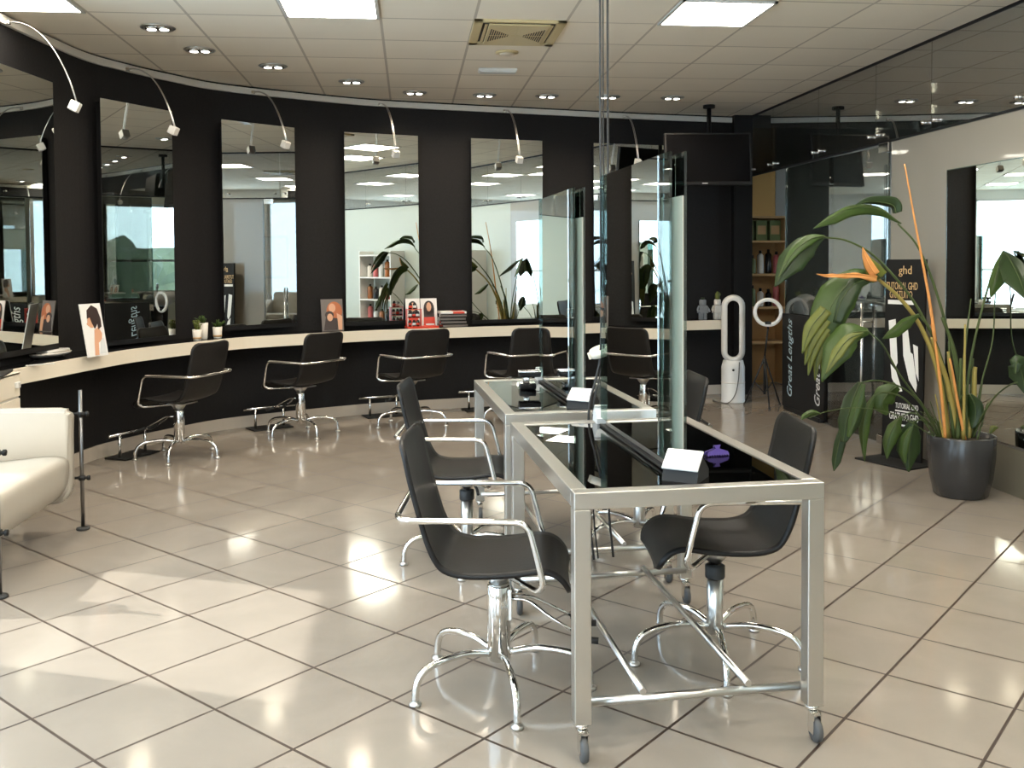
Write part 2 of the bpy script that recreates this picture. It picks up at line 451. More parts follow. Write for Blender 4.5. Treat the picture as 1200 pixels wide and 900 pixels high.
# ------------------------------------------------------------------ ceiling fixtures
cx, cy, cs = -1.964, 6.119, .597
def cell(i, j): return cx + cs * (i + .5), cy + cs * (j + .5)
pl = [(-1, -1, 'square white ceiling light panel nearest the left edge, over the first mirror'), (2, -1, 'square white ceiling light panel in the middle of the ceiling edge'), (6, -1, 'square white ceiling light panel to the right of the hanging cables')]
for j in (-5, -9, -13):
    for i in (-1, 2, 6): pl.append((i, j, 'added square light panel out of view, brightening the right side of the room'))
for i, j in ((7, -3), (7, -6), (3, -3), (4, -7)): pl.append((i, j, 'added square light panel out of view, brightening the right side of the room'))  # extra panels out of view, added to brighten the floor at the right
for i, j, lb in pl:
    x, y = cell(i, j)
    t = empty('ceiling_light', (x, y, ZC), 0, lb, 'ceiling light', 'square light panels in the ceiling')
    m = MB(); w = cs - .01
    for sx, sy, dx, dy in ((0, .5, w, .02), (0, -.5, w, .02), (.5, 0, .02, w), (-.5, 0, .02, w)): m.box((sx * (w - .02), sy * (w - .02), -.006), (dx, dy, .012))
    m.build('frame', 'white', t)
    m = MB(); m.box((0, 0, -.004), (w - .04, w - .04, .006)); m.build('diffuser', 'panel_light', t)

DL = [(185, 32, 'leftmost'), (234, 58, 'second from the left'), (320, 77, 'third from the left'), (412, 95, 'fourth from the left'), (486, 108, 'fifth from the left'),
      (568, 111, 'sixth from the left, under the emergency light'), (641, 112, 'seventh from the left'), (713, 113, 'eighth from the left, beside the hanging cables'), (788, 114, 'rightmost')]
proto = None
for u, v, w in DL:
    p = onz(u, v, ZC)
    lb = 'round recessed twin-lamp downlight, %s in the curved row' % w
    if proto is None:
        t = empty('downlight', p, 0, lb, 'downlight', 'recessed downlights along the curved wall')
        m = MB(); m.lathe([(.098, -.001), (.110, -.001), (.112, -.006), (.104, -.011), (.096, -.008), (.096, -.002)], (0, 0, 0), 28); m.build('trim_ring', 'steel', t)
        m = MB(); m.lathe([(.0, -.003), (.094, -.003), (.094, -.001), (0, -.001)], (0, 0, 0), 28); m.build('housing', 'steel', t)
        for sx in (-.04, .04):
            b = MB(); b.lathe([(.044, -.004), (.043, -.013), (.034, -.017), (.020, -.010), (.0, -.010)], (sx, 0, 0), 16); rf = b.build('reflector', 'chrome', t)
            b = MB(); b.lathe([(.0, -.0185), (.028, -.0185), (.031, -.012), (.0, -.011)], (sx, 0, 0), 12); b.build('bulb', 'bulb', rf)
        b = MB(); b.box((0, 0, -.008), (.02, .12, .012), bev=.003); b.build('lamp_bridge', 'chrome', t)
        ld = bpy.data.lights.new('downlight_beam', 'SPOT'); ld.energy = 15; ld.spot_size = R(150); ld.spot_blend = 1; ld.shadow_soft_size = .09; ld.color = (1, .84, .64)
        lo = bpy.data.objects.new('downlight_beam', ld); C.objects.link(lo); lo.parent = t; lo.location = (0, 0, -.03)
        proto = t
    else:
        t = copy_tree(proto); t.location = p; t['label'] = lb

# air conditioning cassette
a, b2, c3, d4 = onz(547, 50, ZC), onz(640, 51, ZC), onz(562, 22, ZC), onz(668, 24, ZC)
vc = (a + b2 + c3 + d4) / 4; vw, vh = .60, .66
t = empty('ceiling_vent', (vc.x, vc.y, ZC), 0, 'yellowed cream air conditioning cassette with fan-shaped grille slots in the ceiling', 'air vent')
m = MB()
for sx, sy, dx, dy in ((0, 1, vw, .06), (0, -1, vw, .03), (1, 0, .06, vh), (-1, 0, .06, vh)): m.box((sx * (vw - dx) / 2, sy * (vh - dy) / 2, -.009), (dx, dy, .018), bev=.003)
m.build('frame', 'vent', t)
m = MB(); m.box((0, 0, -.003), (vw - .02, vh - .02, .005)); m.build('duct', 'vent_dark', t)
for sx in (-1, 1):
    m = MB(); m.box((sx * .215, 0, -.016), (.018, .50, .006), Matrix.Rotation(sx * .0, 4, 'Y')); m.build('louvre', 'vent', t)
m = MB(); m.box((0, -.01, -.022), (.40, .55, .012), bev=.004); g = m.build('grille', 'vent', t)
for sx in (-1, 1):
    m = MB()
    for k in range(9):
        x = sx * (.055 + .015 * k); h = .012 + .018 * k
        for sy in (-1, 1): m.box((x, -.01 + sy * (h / 2 + .012), -.0285), (.007, h, .003))
    m.build('slot_row', 'vent_dark', g)
m = MB(); m.box((0, -.01, -.0290), (.006, .54, .002)); m.box((0, -.01, -.0290), (.06, .006, .002)); m.build('rib', 'vent', g)
p = onz(594, 61, ZC)
t = empty('smoke_detector', p, 0, 'flat round cream detector disc on the ceiling just below the vent', 'detector')
m = MB(); m.lathe([(.085, 0), (.085, -.008), (.07, -.014), (0, -.014)], (0, 0, 0), 28); m.build('base', 'vent', t)
m = MB(); m.lathe([(.055, -.0142), (.05, -.019), (0, -.020)], (0, 0, 0), 24); m.build('cover', 'cream', t)
p = onz(583, 81, ZC)
t = empty('emergency_light', p, 0, 'slim white emergency light bar on the ceiling below the round detector', 'emergency light')
m = MB(); m.box((0, 0, -.012), (.31, .11, .024), bev=.006); m.build('housing', 'white', t)
m = MB(); m.box((0, 0, -.028), (.29, .09, .010), bev=.004); m.build('lens', 'white', t)

# ------------------------------------------------------------------ wall mirrors and their lamps
MP = [(-38, 66, 97, 402, 'first'), (121, 204, 123, 396, 'second'), (262, 347, 145, 380, 'third'), (405, 491, 157, 376, 'fourth'), (553, 636, 163.5, 374, 'fifth'), (696, 778, 169, 374, 'sixth')]
ML = ['tall wall mirror cut by the left picture edge, above the drawer unit', 'tall wall mirror behind the card of the brown-haired woman', 'tall wall mirror between the potted succulents and the redhead card',
      'tall wall mirror behind the red product stand', 'tall wall mirror right of the stack of magazines', 'tall wall mirror behind the near table mirror screen and hanging cables']
for (u0, u1, vt, vb, w), lb, trim in zip(MP, ML, (-1.7, 'a58.8', 'a40.5', -.5, -.5, 0)):
    of_ = .13 if isinstance(trim, str) else .075
    s1 = wall_hit(u1, .06); s0 = wall_hit(u0, .06) if u0 > 0 else s1 - .78
    pa, _, _ = wall_at(s0, of_); pb, _, _ = wall_at(s1, of_)
    ang = math.atan2(pb.y - pa.y, pb.x - pa.x)
    ang = R(float(trim[1:])) if isinstance(trim, str) else ang + R(trim)
    c = (pa + pb) / 2; dr = Vector((math.cos(ang), math.sin(ang), 0))
    def cut(u):
        d = ray(u, 308); k = (c.y * d.x - c.x * d.y) / (dr.x * d.y - dr.y * d.x); return c + dr * k
    pb = cut(u1); pa = cut(u0) if u0 > 0 else pb - dr * .78
    if u0 < 0: zt, zb = zat(u1, vt, pb), zat(u1, vb, pb)
    else: q_ = (pa + pb) / 2; zt, zb = zat((u0 + u1) / 2, vt, q_), zat((u0 + u1) / 2, vb, q_)
    L = (pb - pa).length; c = (pa + pb) / 2
    zb = max(zb, .875)
    t = empty('wall_mirror', (c.x, c.y, zb), ang, lb, 'mirror', 'tall mirrors along the black curved wall')
    h = zt - zb
    m = MB(); m.box((0, .030, h / 2 - .02), (L - .02, .05, h)); m.build('backing_board', 'black', t)
    m = MB(); m.box((0, .0, h / 2), (L, .006, h)); m.build('mirror_glass', 'mirror', t)
    m = MB(); m.box((0, .012, -.02), (L + .01, .030, .035)); m.build('bottom_rail', 'black', t)
LP = [(15, 31, 94, 120), (153, 81, 208, 149), (300, 108, 338, 166), (447, 124, 466, 177), (592, 132, 610, 184), (731, 138, 748, 187)]
LL = ['white cube spotlight on a long curved arm, leftmost above the first mirror', 'white cube spotlight on a curved arm beside the second mirror', 'white cube spotlight on a curved arm over the third mirror',
      'white cube spotlight on a curved arm over the fourth mirror', 'white cube spotlight on a curved arm over the fifth mirror', 'white cube spotlight on a curved arm over the sixth mirror']
for (ua, va, ub, vb), lb in zip(LP, LL):
    s = wall_hit(ua, .03); a, tg, n = wall_at(s, .035)
    s2 = wall_hit(ub, .42); hd, tg2, n2 = wall_at(s2, .42); hd.z = zat(ub, vb, hd)
    t = empty('mirror_spotlight', (a.x, a.y, 2.945), 0, lb, 'spotlight', 'curved-arm spotlights over the mirrors')
    o = Vector((a.x, a.y, 2.945)); q = hd - o
    m = MB(); m.box((0, 0, .0), (.03, .03, .026), bev=.004); m.build('clip', 'chrome', t)
    k1, k2 = Vector((q.x * .45, q.y * .45, .03)), Vector((q.x * .8, q.y * .8, q.z * .35)); pts = [k1 * 3 * f * (1 - f) ** 2 + k2 * 3 * f * f * (1 - f) + q * f ** 3 for f in [i / 16 for i in range(17)]]
    m = MB(); sd = Vector((q.y, -q.x, 0)).normalized() * .006
    for sg in (-1, 1): m.tube([x + sd * sg for x in pts], .0035, 6)
    m.build('arm', 'steel', t)
    M = Matrix.Translation(q) @ Matrix.Rotation(math.atan2(q.y, q.x), 4, 'Z') @ Matrix.Rotation(R(25), 4, 'Y')
    m = MB(); m.box((0, 0, -.028), (.060, .060, .062), M, bev=.005); h = m.build('lamp_head', 'white', t)
    m = MB(); m.lathe([(.022, -.0590), (.022, -.0615), (0, -.0615)], (0, 0, 0), 16, M); m.build('lens', 'silver', h)

# ------------------------------------------------------------------ counter
ZT = .825
sA = 0.50; sB = wall_hit(846, .36)
def coff(d): return lambda s_: min(.37, .18 + .13 * (s_ - .55)) + d
ct = empty('wall_counter', (0, 0, 0), 0, 'long curved styling counter with black top and cream front edge along the mirrors', 'counter')
wall_band(ZT - .03, ZT, .012, coff(-.02), sA, sB).build('worktop', 'black_gloss', ct)
wall_band(ZT - .095, ZT + .002, coff(-.02), coff(0), sA, sB).build('front_edge', 'cream', ct)
wall_band(ZT - .085, ZT - .031, .016, coff(-.025), sA + .01, sB - .01).build('underside', 'black', ct)

# ------------------------------------------------------------------ chairs
def shell_mesh():
    prof = [(-.315, .885), (-.300, .845), (-.283, .76), (-.255, .645), (-.225, .54), (-.185, .470), (-.12, .443), (-.03, .440), (.06, .447), (.135, .458), (.18, .452), (.213, .425), (.232, .385)]
    P = spline([(x, 0, z) for x, z in prof], 4); n = len(P); W = 14; th = .016
    m = MB(); top = []; bot = []
    tot = [0]
    for a, b in zip(P, P[1:]): tot.append(tot[-1] + (b - a).length)
    for i, p in enumerate(P):
        t = (P[min(i + 1, n - 1)] - P[max(i - 1, 0)]).normalized(); nr = Vector((-t.z, 0, t.x))
        if nr.z < 0 and i > n / 2: nr = -nr
        nr = Vector((-t.z, 0, t.x)) * 1.0
        s = tot[i] / tot[-1]; d0 = tot[i]; d1 = tot[-1] - tot[i]
        w = .218
        rr = .06
        if d0 < rr: w = .218 - rr + math.sqrt(max(0, rr * rr - (rr - d0) ** 2))
        rr = .05
        if d1 < rr: w = .218 - rr + math.sqrt(max(0, rr * rr - (rr - d1) ** 2))
        dish = .016 * (1 - abs(s - .45) * .6)
        ra = []; rb = []
        for k in range(W + 1):
            y = w * (2 * k / W - 1); e = (abs(2 * k / W - 1)) ** 2.2 * dish
            q = p + Vector((0, y, 0)) + nr * e
            ra.append(m.bm.verts.new(q + nr * th / 2)); rb.append(m.bm.verts.new(q - nr * th / 2))
        top.append(ra); bot.append(rb)
    def quad(a, b, c, d):
        f = m.bm.faces.new((a, b, c, d)); f.smooth = True
    for i in range(n - 1):
        for k in range(W):
            quad(top[i][k], top[i][k + 1], top[i + 1][k + 1], top[i + 1][k]); quad(bot[i][k], bot[i + 1][k], bot[i + 1][k + 1], bot[i][k + 1])
        quad(top[i][0], top[i + 1][0], bot[i + 1][0], bot[i][0]); quad(top[i][W], bot[i][W], bot[i + 1][W], top[i + 1][W])
    for k in range(W):
        quad(top[0][k], bot[0][k], bot[0][k + 1], top[0][k + 1]); quad(top[-1][k], top[-1][k + 1], bot[-1][k + 1], bot[-1][k])
    return m

def make_chair(pump, label):
    t = empty('styling_chair', (0, 0, 0), 0, label, 'salon chair', 'black salon chairs with chrome arms')
    shell_mesh().build('seat_shell', 'leather', t)
    m = MB(); zc = .412
    for sy in (-1, 1):
        pass
    path = [(.02, .05, zc), (.135, .235, zc), (.155, .262, zc + .03), (.105, .265, .648), (-.29, .250, .648), (-.315, .20, .648)]
    path = path + [(x, -y, z) for x, y, z in path[::-1]]
    m.tube(arc(path, .045, 5), .0105, 10); m.build('arm_tube', 'chrome', t)
    m = MB(); m.box((.0, 0, .418), (.22, .16, .010), bev=.003); m.lathe([(.03, .365), (.055, .40), (.06, .414), (0, .414)], (0, 0, 0), 16); m.build('seat_bracket', 'steel', t)
    if pump:
        m = MB(); m.lathe([(.030, .09), (.040, .095), (.040, .352), (.036, .360), (.0, .360)], (0, 0, 0), 24); m.build('column', 'chrome', t)
        m = MB(); m.lathe([(.018, .359), (.018, .40), (0, .40)], (0, 0, 0), 16); m.build('piston', 'steel', t)
        lv = None
        m = MB()
        m.box((.040, -.01, .29), (.012, .03, .11), bev=.003)
        for sy in (-1, 1): m.tube(arc([(.035, sy * .012, .31), (.10, sy * .02, .31), (.17, sy * .055, .265), (.26, sy * .070, .215)], .03), .006, 8)
        lv = m.build('pump_lever', 'chrome', t)
        for sy in (-1, 1):
            m = MB(); m.tube([(.25, sy * .069, .220), (.31, sy * .075, .192), (.335, sy * .078, .190)], .012, 8); m.build('pedal_grip', 'rubber', lv)
    else:
        m = MB(); m.lathe([(.026, .09), (.030, .095), (.030, .315), (0, .315)], (0, 0, 0), 20); m.build('column', 'steel', t)
        m = MB(); m.lathe([(.034, .30), (.036, .305), (.036, .345), (.030, .35), (.0, .35)], (0, 0, 0), 20); m.build('collar', 'rubber', t)
        m = MB(); m.lathe([(.015, .349), (.015, .40), (0, .40)], (0, 0, 0), 16); m.build('piston', 'steel', t)
        m = MB(); m.tube([(.03, -.02, .395), (.06, -.14, .385), (.07, -.20, .375)], .007, 8); m.build('height_lever', 'rubber', t)
    for k in range(5):
        a = 2 * PI * k / 5; c, s = math.cos(a), math.sin(a)
        pts = spline([(.03, 0, .118), (.12, 0, .136), (.22, 0, .130), (.278, 0, .110), (.306, 0, .070), (.312, 0, .012)], 5)
        m = MB(); m.tube([(p.x * c, p.x * s, p.z) for p in pts], .0125, 10); lg = m.build('leg', 'chrome', t)
        m = MB(); m.lathe([(.018, 0), (.020, .003), (.020, .010), (.010, .016), (0, .016)], (.312 * c, .312 * s, 0), 14); m.build('glide', 'steel', lg)
    return t
PUMP = make_chair(True, 'x'); GAS = make_chair(False, 'x')
def legphase(t, ph):
    for ch in t.children:
        if ch.name.split('.')[0] == 'leg':
            ch.rotation_euler.z = ph
            for g in ch.children: pass
used = set()
def place(src, x, y, head, legang, label):
    t = src if src.name not in used else copy_tree(src)
    used.add(src.name)
    t.location = (x, y, 0); t.rotation_euler = (0, 0, R(head)); t.scale = (1, 1, .98); legphase(t, R(legang - head)); t['label'] = label
    return t
place(PUMP, .289, 3.18, -8, 203, 'black salon chair with thick chrome pump column, at the left side of the near table')
place(GAS, .262, 4.565, -8, 190, 'black salon chair with black column collar, at the left side of the far table')
place(GAS, 1.094, 3.314, 174, 187, 'black salon chair with black column collar, at the right side of the near table')
place(GAS, 1.15, 4.695, 178, 205, 'black salon chair behind the purple hair clip, at the right side of the far table')
WC = [(-1.735, 7.275, 156, 'black salon chair facing the wall counter below the three potted succulents'), (-.935, 8.105, 140, 'black salon chair facing the wall counter under the card of the redhead'),
      (-.0, 8.40, 120, 'black salon chair facing the wall counter under the red product stand'), (.96, 8.45, 112, 'black salon chair facing the wall counter, seen over the far table top')]
fr = None
for (x, y, h, lb), w in zip(WC, ('leftmost wall chair', 'wall chair under the redhead card', 'wall chair under the red product stand', 'wall chair behind the far table')):
    place(PUMP, x, y, h, {156: 197, 140: 157, 120: 200, 112: 180}[h], lb)
    s = min((((wall_at(k * .02)[0] - Vector((x, y, 0))).length, k * .02) for k in range(int(cum[-1] / .02))))[1]
    p, tg, n = wall_at(s - .10, .19); ang = math.atan2(tg.y, tg.x)
    lb = 'chrome footrest with floor plate, in front of the ' + w
    if fr is None:
        fr = empty('footrest', p, ang, lb, 'footrest', 'chrome footrests under the wall counter')
        m = MB(); m.box((0, 0, .006), (.36, .20, .012), bev=.003); m.build('floor_plate', 'black_soft', fr)
        m = MB(); m.tube([(-.24, 0, .185), (.24, 0, .185)], .012, 10); m.build('foot_bar', 'chrome', fr)
        for sx in (-1, 1):
            m = MB(); m.tube([(sx * .13, 0, .01), (sx * .13, 0, .18)], .011, 10); m.build('post', 'chrome', fr)
    else:
        f2 = copy_tree(fr); f2.location = p; f2.rotation_euler = (0, 0, ang); f2['label'] = lb

# ------------------------------------------------------------------ tables with mirror screens
TW, TL = .765, 1.215
def make_table(label):
    t = empty('styling_table', (0, 0, 0), 0, label, 'table', 'aluminium tables on castors'); q = .05
    m = MB()
    m.box((TW / 2, q / 2, .760), (TW, q, .05), bev=.003); m.box((TW / 2, TL - q / 2, .760), (TW, q, .05), bev=.003)
    m.box((q / 2, TL / 2, .760), (q, TL - 2 * q, .05), bev=.003); m.box((TW - q / 2, TL / 2, .760), (q, TL - 2 * q, .05), bev=.003)
    m.build('top_frame', 'alu', t)
    m = MB(); m.box((TW / 2, TL / 2, .776), (TW - 2 * q - .002, TL - 2 * q - .002, .010)); m.build('glass_top', 'dark_glass', t)
    for x in (q / 2, TW - q / 2):
        for y in (q / 2, TL - q / 2):
            m = MB(); m.box((x, y, .420), (.05, .05, .630), bev=.003); lg = m.build('leg', 'alu', t)
            sg = 1 if (x > .3) == (y > .5) else -1
            cs_ = MB(); cs_.lathe([(.0, .105), (.022, .105), (.022, .095), (.016, .09), (.0, .09)], (x, y, 0), 16)
            cs_.box((x + .012, y - .02, .055), (.003, .036, .06)); cs_.box((x - .012, y - .02, .055), (.003, .036, .06)); cs_.box((x, y - .008, .086), (.03, .045, .006))
            ca = cs_.build('castor_fork', 'chrome', t)
            M = Matrix.Rotation(PI / 2, 4, 'Y')
            w = MB(); w.lathe([(.012, -.010), (.034, -.009), (.036, -.004), (.036, .004), (.034, .009), (.012, .010)], (x, y - .026, .036), 22, M); w.build('wheel', 'grey_rubber', ca)
    for y in (.06, TL - .06):
        m = MB(); m.tube([(.03, y, .145), (TW - .03, y, .145)], .0125, 12); m.build('cross_bar', 'steel', t)
    for x in (.22, .55):
        m = MB(); m.tube([(x, .055, .166), (x, TL - .055, .166)], .0105, 12); m.build('long_bar', 'steel', t)
    return t
ROT = R(2.6)
T1 = make_table('nearest aluminium framed table on castors with smoked black glass top'); T1.location = (.460, 2.653, 0); T1.rotation_euler = (0, 0, ROT)
T2 = copy_tree(T1); T2.location = (.405, 4.086, 0); T2.rotation_euler = (0, 0, ROT); T2['label'] = 'aluminium framed table with smoked glass top standing behind the nearest one'

def make_screen(label):
    t = empty('mirror_screen', (0, 0, 0), 0, label, 'mirror screen', 'double mirror screens standing on the tables'); xc = TW / 2
    y0, y1, z0, z1 = .215, 1.10, .813, 1.79
    m = MB(); m.box((xc, (y0 + y1) / 2, .800), (.035, .80, .022), bev=.003); m.build('support_rail', 'steel', t)
    m = MB(); m.box((xc, (y0 + y1) / 2, .7865), (.075, .86, .008), bev=.002); m.build('rail_base', 'black', t)
    for sx, nm in ((-1, 0), (1, 1)):
        m = MB(); m.box((xc + sx * .024, (y0 + y1) / 2, (z0 + z1) / 2), (.008, y1 - y0, z1 - z0)); pnl = m.build('glass_plate', 'edge_glass', t)
        m = MB(); m.box((xc + sx * .0295, (y0 + y1) / 2 + .0, (z0 + z1) / 2), (.002, y1 - y0 - .23, z1 - z0 - .004)); m.build('mirror_face', 'mirror2', pnl)
        m = MB(); m.box((xc + sx * .018, (y0 + y1) / 2 + .0, z0 + .42), (.003, y1 - y0 - .20 if sx < 0 else y1 - y0 - .01, .84)); m.build('backing_sheet', 'backing', pnl)
    return t
S1 = make_screen('double-sided glass mirror screen standing on the nearest table'); S1.location = (.460, 2.653, 0); S1.rotation_euler = (0, 0, ROT)
S2 = copy_tree(S1); S2.location = T2.location; S2.rotation_euler = (0, 0, ROT); S2['label'] = 'double-sided glass mirror screen standing on the far table'

def make_socket(label, bm_='black_soft'):
    t = empty('socket_box', (0, 0, 0), 0, label, 'power socket', 'wedge socket boxes on the tables')
    M = frame((-.065, 0, 0), (0, 1, 0), (0, 0, 1))
    m = MB(); m.prism([(-.075, 0), (.06, 0), (.062, .030), (-.012, .088), (-.06, .04)], .13, M); m.build('body', bm_, t)
    # tilted white face plate
    a = Vector((0, -.066, .046)); b = Vector((0, -.006, .096)); mid = (a + b) / 2; d = (b - a).normalized()
    MM = frame(mid, (1, 0, 0), d)
    m = MB(); m.box((0, 0, .002), (.135, .092, .010), MM, bev=.004); fp_ = m.build('face_plate', 'white', t)
    m = MB(); m.lathe([(.026, .0065), (.026, .0095), (.021, .0100), (.021, .0075), (0, .0075)], (0, 0, 0), 20, MM); m.build('socket', 'silver', fp_)
    return t
def onT(tb, x, y, z):
    c, s = math.cos(ROT), math.sin(ROT); return (tb.location.x + x * c - y * s, tb.location.y + x * s + y * c, z)
K1 = make_socket('white-topped black wedge socket box at the front end of the nearest mirror screen'); K1.location = onT(T1, TW / 2, .140, .7815); K1.rotation_euler = (0, 0, ROT + R(-38))
for tb, y, rz, lb in ((T1, 1.165, PI, 'silver-faced wedge socket box at the back end of the nearest mirror screen'), (T2, .140, 0, 'white-topped black wedge socket box at the front end of the far mirror screen'), (T2, 1.165, PI, 'silver-faced wedge socket box at the back end of the far mirror screen')):
    k = copy_tree(K1) if not rz else make_socket(lb, 'silver'); k.scale = (.85, .85, .85) if not rz else (.55, .6, .7); k.location = onT(tb, TW / 2 + (0 if not rz else 0), y, .7815); k.rotation_euler = (0, 0, ROT + (rz if rz else R(-38))); k['label'] = lb
K1.scale = (.85, .85, .85)
# hanging cables and their ring
for k, (u, lb) in enumerate(((703.5, 'black power cable hanging from ceiling to tables, left one'), (706.8, 'thin black power cable hanging from ceiling to tables, middle one'), (712.2, 'black power cable hanging from ceiling to tables, right one'))):
    Y = 3.955 + .012 * k; top = ony(u, 120, Y); x = top.x; e = ony((690, 695, 713)[k], (490, 492, 478)[k], Y)
    m = MB(); m.tube(spline([(x, Y, ZC), (x, Y, 2.3), (x + .001, Y, 1.6), (x, Y, 1.10), (x * .6 + e.x * .4, Y, .95), (e.x, Y, .80), (e.x, Y, .40), (e.x + .02, Y, .17)], 6), (.0052, .0035, .0052)[k], 8)
    tag(m.build('power_cable', 'rubber'), lb, 'cable', 'cables hanging from the ceiling')
p = ony(703, 412, 3.968)
t = empty('cable_ring', p, 0, 'cream plastic cable ring around the hanging black cables', 'cable ring')
M = Matrix.Rotation(R(-20), 4, 'Y') @ Matrix.Rotation(R(8), 4, 'X')
m = MB(); m.lathe([(.036, -.016), (.043, -.016), (.043, .016), (.036, .016), (.036, -.016)], (0, 0, 0), 28, M); m.build('band', 'cream', t)
m = MB(); m.box((-.046, 0, -.002), (.016, .012, .03), M, bev=.003); m.build('clasp', 'cream', t)

# purple hair clip on the near table
p = onz(836, 534, .7815)
t = empty('hair_clip', (p.x + .012, p.y, .7815), R(10), 'purple plastic claw hair clip lying on the nearest table', 'hair clip')
m = MB()
m.prism([(-.048, .006), (-.044, .020), (-.02, .030), (-.008, .034), (-.012, .046), (-.016, .052), (.016, .052), (.012, .046), (.008, .034), (.02, .030), (.044, .020), (.048, .006)], .006, frame((0, -.010, 0), (1, 0, 0), (0, .25, 1)))
m.build('claw', 'purple', t)
m = MB()
m.prism([(-.048, .006), (-.044, .020), (-.02, .030), (-.008, .034), (-.012, .044), (.012, .044), (.008, .034), (.02, .030), (.044, .020), (.048, .006)], .006, frame((0, .022, 0), (1, 0, 0), (0, -.25, 1)))
m.build('claw', 'purple', t)
for ya, yb in ((-.010, -.016), (.024, .020)):
    m = MB()
    for k in range(9):
        x = -.044 + k * .011; m.tube([(x, ya, .008), (x, yb, .001)], .003, 6)
    m.build('tooth_row', 'purple', t)
t.scale = (.85, .85, .72)

# black tool jar with chrome collar on the far table
p = onz(618, 455, .785)
t = empty('tool_holder', (p.x, p.y, .7815), 0, 'black and chrome tool holder standing on the far table beside the mirror screen', 'tool holder')
m = MB(); m.box((0, 0, .018), (.15, .12, .034), bev=.008); m.build('base', 'black_gloss', t)
m = MB(); m.lathe([(.030, .034), (.030, .065), (.026, .068), (0, .068)], (-.01, 0, 0), 20); m.build('collar', 'chrome', t)
m = MB(); m.box((.02, 0, .082), (.20, .11, .028), bev=.008); m.build('tray', 'black', t)
m = MB(); m.tube(arc([(-.08, -.056, .098), (.12, -.056, .098), (.12, .056, .098), (-.08, .056, .098), (-.08, -.056, .098)], .012), .004, 8); m.build('rim', 'chrome', t)

t.scale = (.58, .58, .95)
# ------------------------------------------------------------------ white armchair slung between poles (left)
ax0, ax1, ay0, ay1 = -2.72, -1.86, 4.17, 5.25
t = empty('armchair', (-2.3, 4.7, 0), 0, 'white leather armchair slung between dark metal poles at the left edge', 'armchair')
def B(name, x0, x1, y0, y1, z0, z1, bev, m_='white_leather', seg=4, sub=None):
    m = MB(); m.box(((x0 + x1) / 2 + 2.3, (y0 + y1) / 2 - 4.7, (z0 + z1) / 2), (x1 - x0, y1 - y0, z1 - z0), bev=bev, seg=seg)
    o = m.build(name, m_, t)
    for f in o.data.polygons: f.use_smooth = True
    return o
# arms (side panels)
for ya, yb in ((ay1 - .10, ay1 - .01), (ay0 + .01, ay0 + .10)):
    m = MB(); M = frame((2.3, ya - 4.7, 0), (1, 0, 0), (0, 0, 1)); M = frame((2.3, yb - 4.7, 0), (1, 0, 0), (0, 0, 1))
    poly = [(-2.70, .30), (-2.70, .67), (-2.66, .685), (-1.90, .675), (-1.865, .665), (-1.86, .63), (-1.86, .24), (-1.90, .17), (-2.05, .15), (-2.4, .16), (-2.6, .20)]
    m.prism(poly, yb - ya, M)
    es = [e for e in m.bm.edges]
    bmesh.ops.bevel(m.bm, geom=es, offset=.018, segments=3, affect='EDGES')
    o = m.build('armrest', 'white_leather', t)
    for f in o.data.polygons: f.use_smooth = True
# seat cushion: curved front apron rolling under
m = MB()
prof = [(-2.66, .36), (-2.50, .375), (-2.30, .395), (-2.10, .415), (-1.98, .425), (-1.90, .42), (-1.865, .395), (-1.862, .34), (-1.875, .27), (-1.92, .20), (-2.02, .165), (-2.2, .15), (-2.45, .16), (-2.62, .2), (-2.66, .27)]
pp = spline([(x, 0, z) for x, z in prof], 4); rows = []
ys = [ay0 + .10 + (ay1 - ay0 - .20) * k / 12 for k in range(13)]
for k, y in enumerate(ys):
    e = abs(k / 6 - 1) ** 3
    rows.append([m.bm.verts.new((p.x + 2.3, y - 4.7, p.z + (.008 * (1 - e) if p.z > .35 else 0))) for p in pp])
for r0, r1 in zip(rows, rows[1:]):
    for k in range(len(pp)):
        f = m.bm.faces.new((r0[k], r0[(k + 1) % len(pp)], r1[(k + 1) % len(pp)], r1[k])); f.smooth = True
m.bm.faces.new(rows[0]); m.bm.faces.new(rows[-1][::-1])
m.build('seat_cushion', 'white_leather', t)
m = MB(); M = frame((2.3, ay1 - .10 - 4.7, 0), (1, 0, 0), (0, 0, 1))
m.prism([(-2.78, .30), (-2.84, .80), (-2.82, .84), (-2.72, .84), (-2.66, .80), (-2.58, .42), (-2.58, .34)], ay1 - ay0 - .20, M)
bmesh.ops.bevel(m.bm, geom=m.bm.edges[:], offset=.02, segments=3, affect='EDGES')
o = m.build('backrest', 'white_leather', t)
for f in o.data.polygons: f.use_smooth = True
for (x, y) in ((-1.828, 5.243), (-1.828, 4.187), (-2.725, 5.215), (-2.725, 4.205)):
    x += 2.3; y -= 4.7
    m = MB(); m.tube([(x, y, .012), (x, y, .765)], .0105, 12); pl_ = m.build('pole', 'dark_steel', t)
    m = MB(); m.lathe([(.034, 0), (.036, .004), (.034, .012), (.016, .018), (0, .018)], (x, y, 0), 18); m.build('foot_disc', 'rubber', pl_)
    m = MB()
    sg = -1 if y > 0 else 1
    for z in (.635, .285):
        m.tube([(x + .035, y + .0, z), (x - .045, y + sg * .0, z)], .008, 8); m.lathe([(.018, -.012), (.018, .012), (0, .012)], (x, y, z), 12); m.lathe([(.0, -.006), (.014, -.006), (.014, .006), (0, .006)], (x + .035, y, z), 10, Matrix.Rotation(PI / 2, 4, 'Y'))
    m.build('clamp', 'black_soft', pl_)

t.location = (-2.263, 4.795, 0)
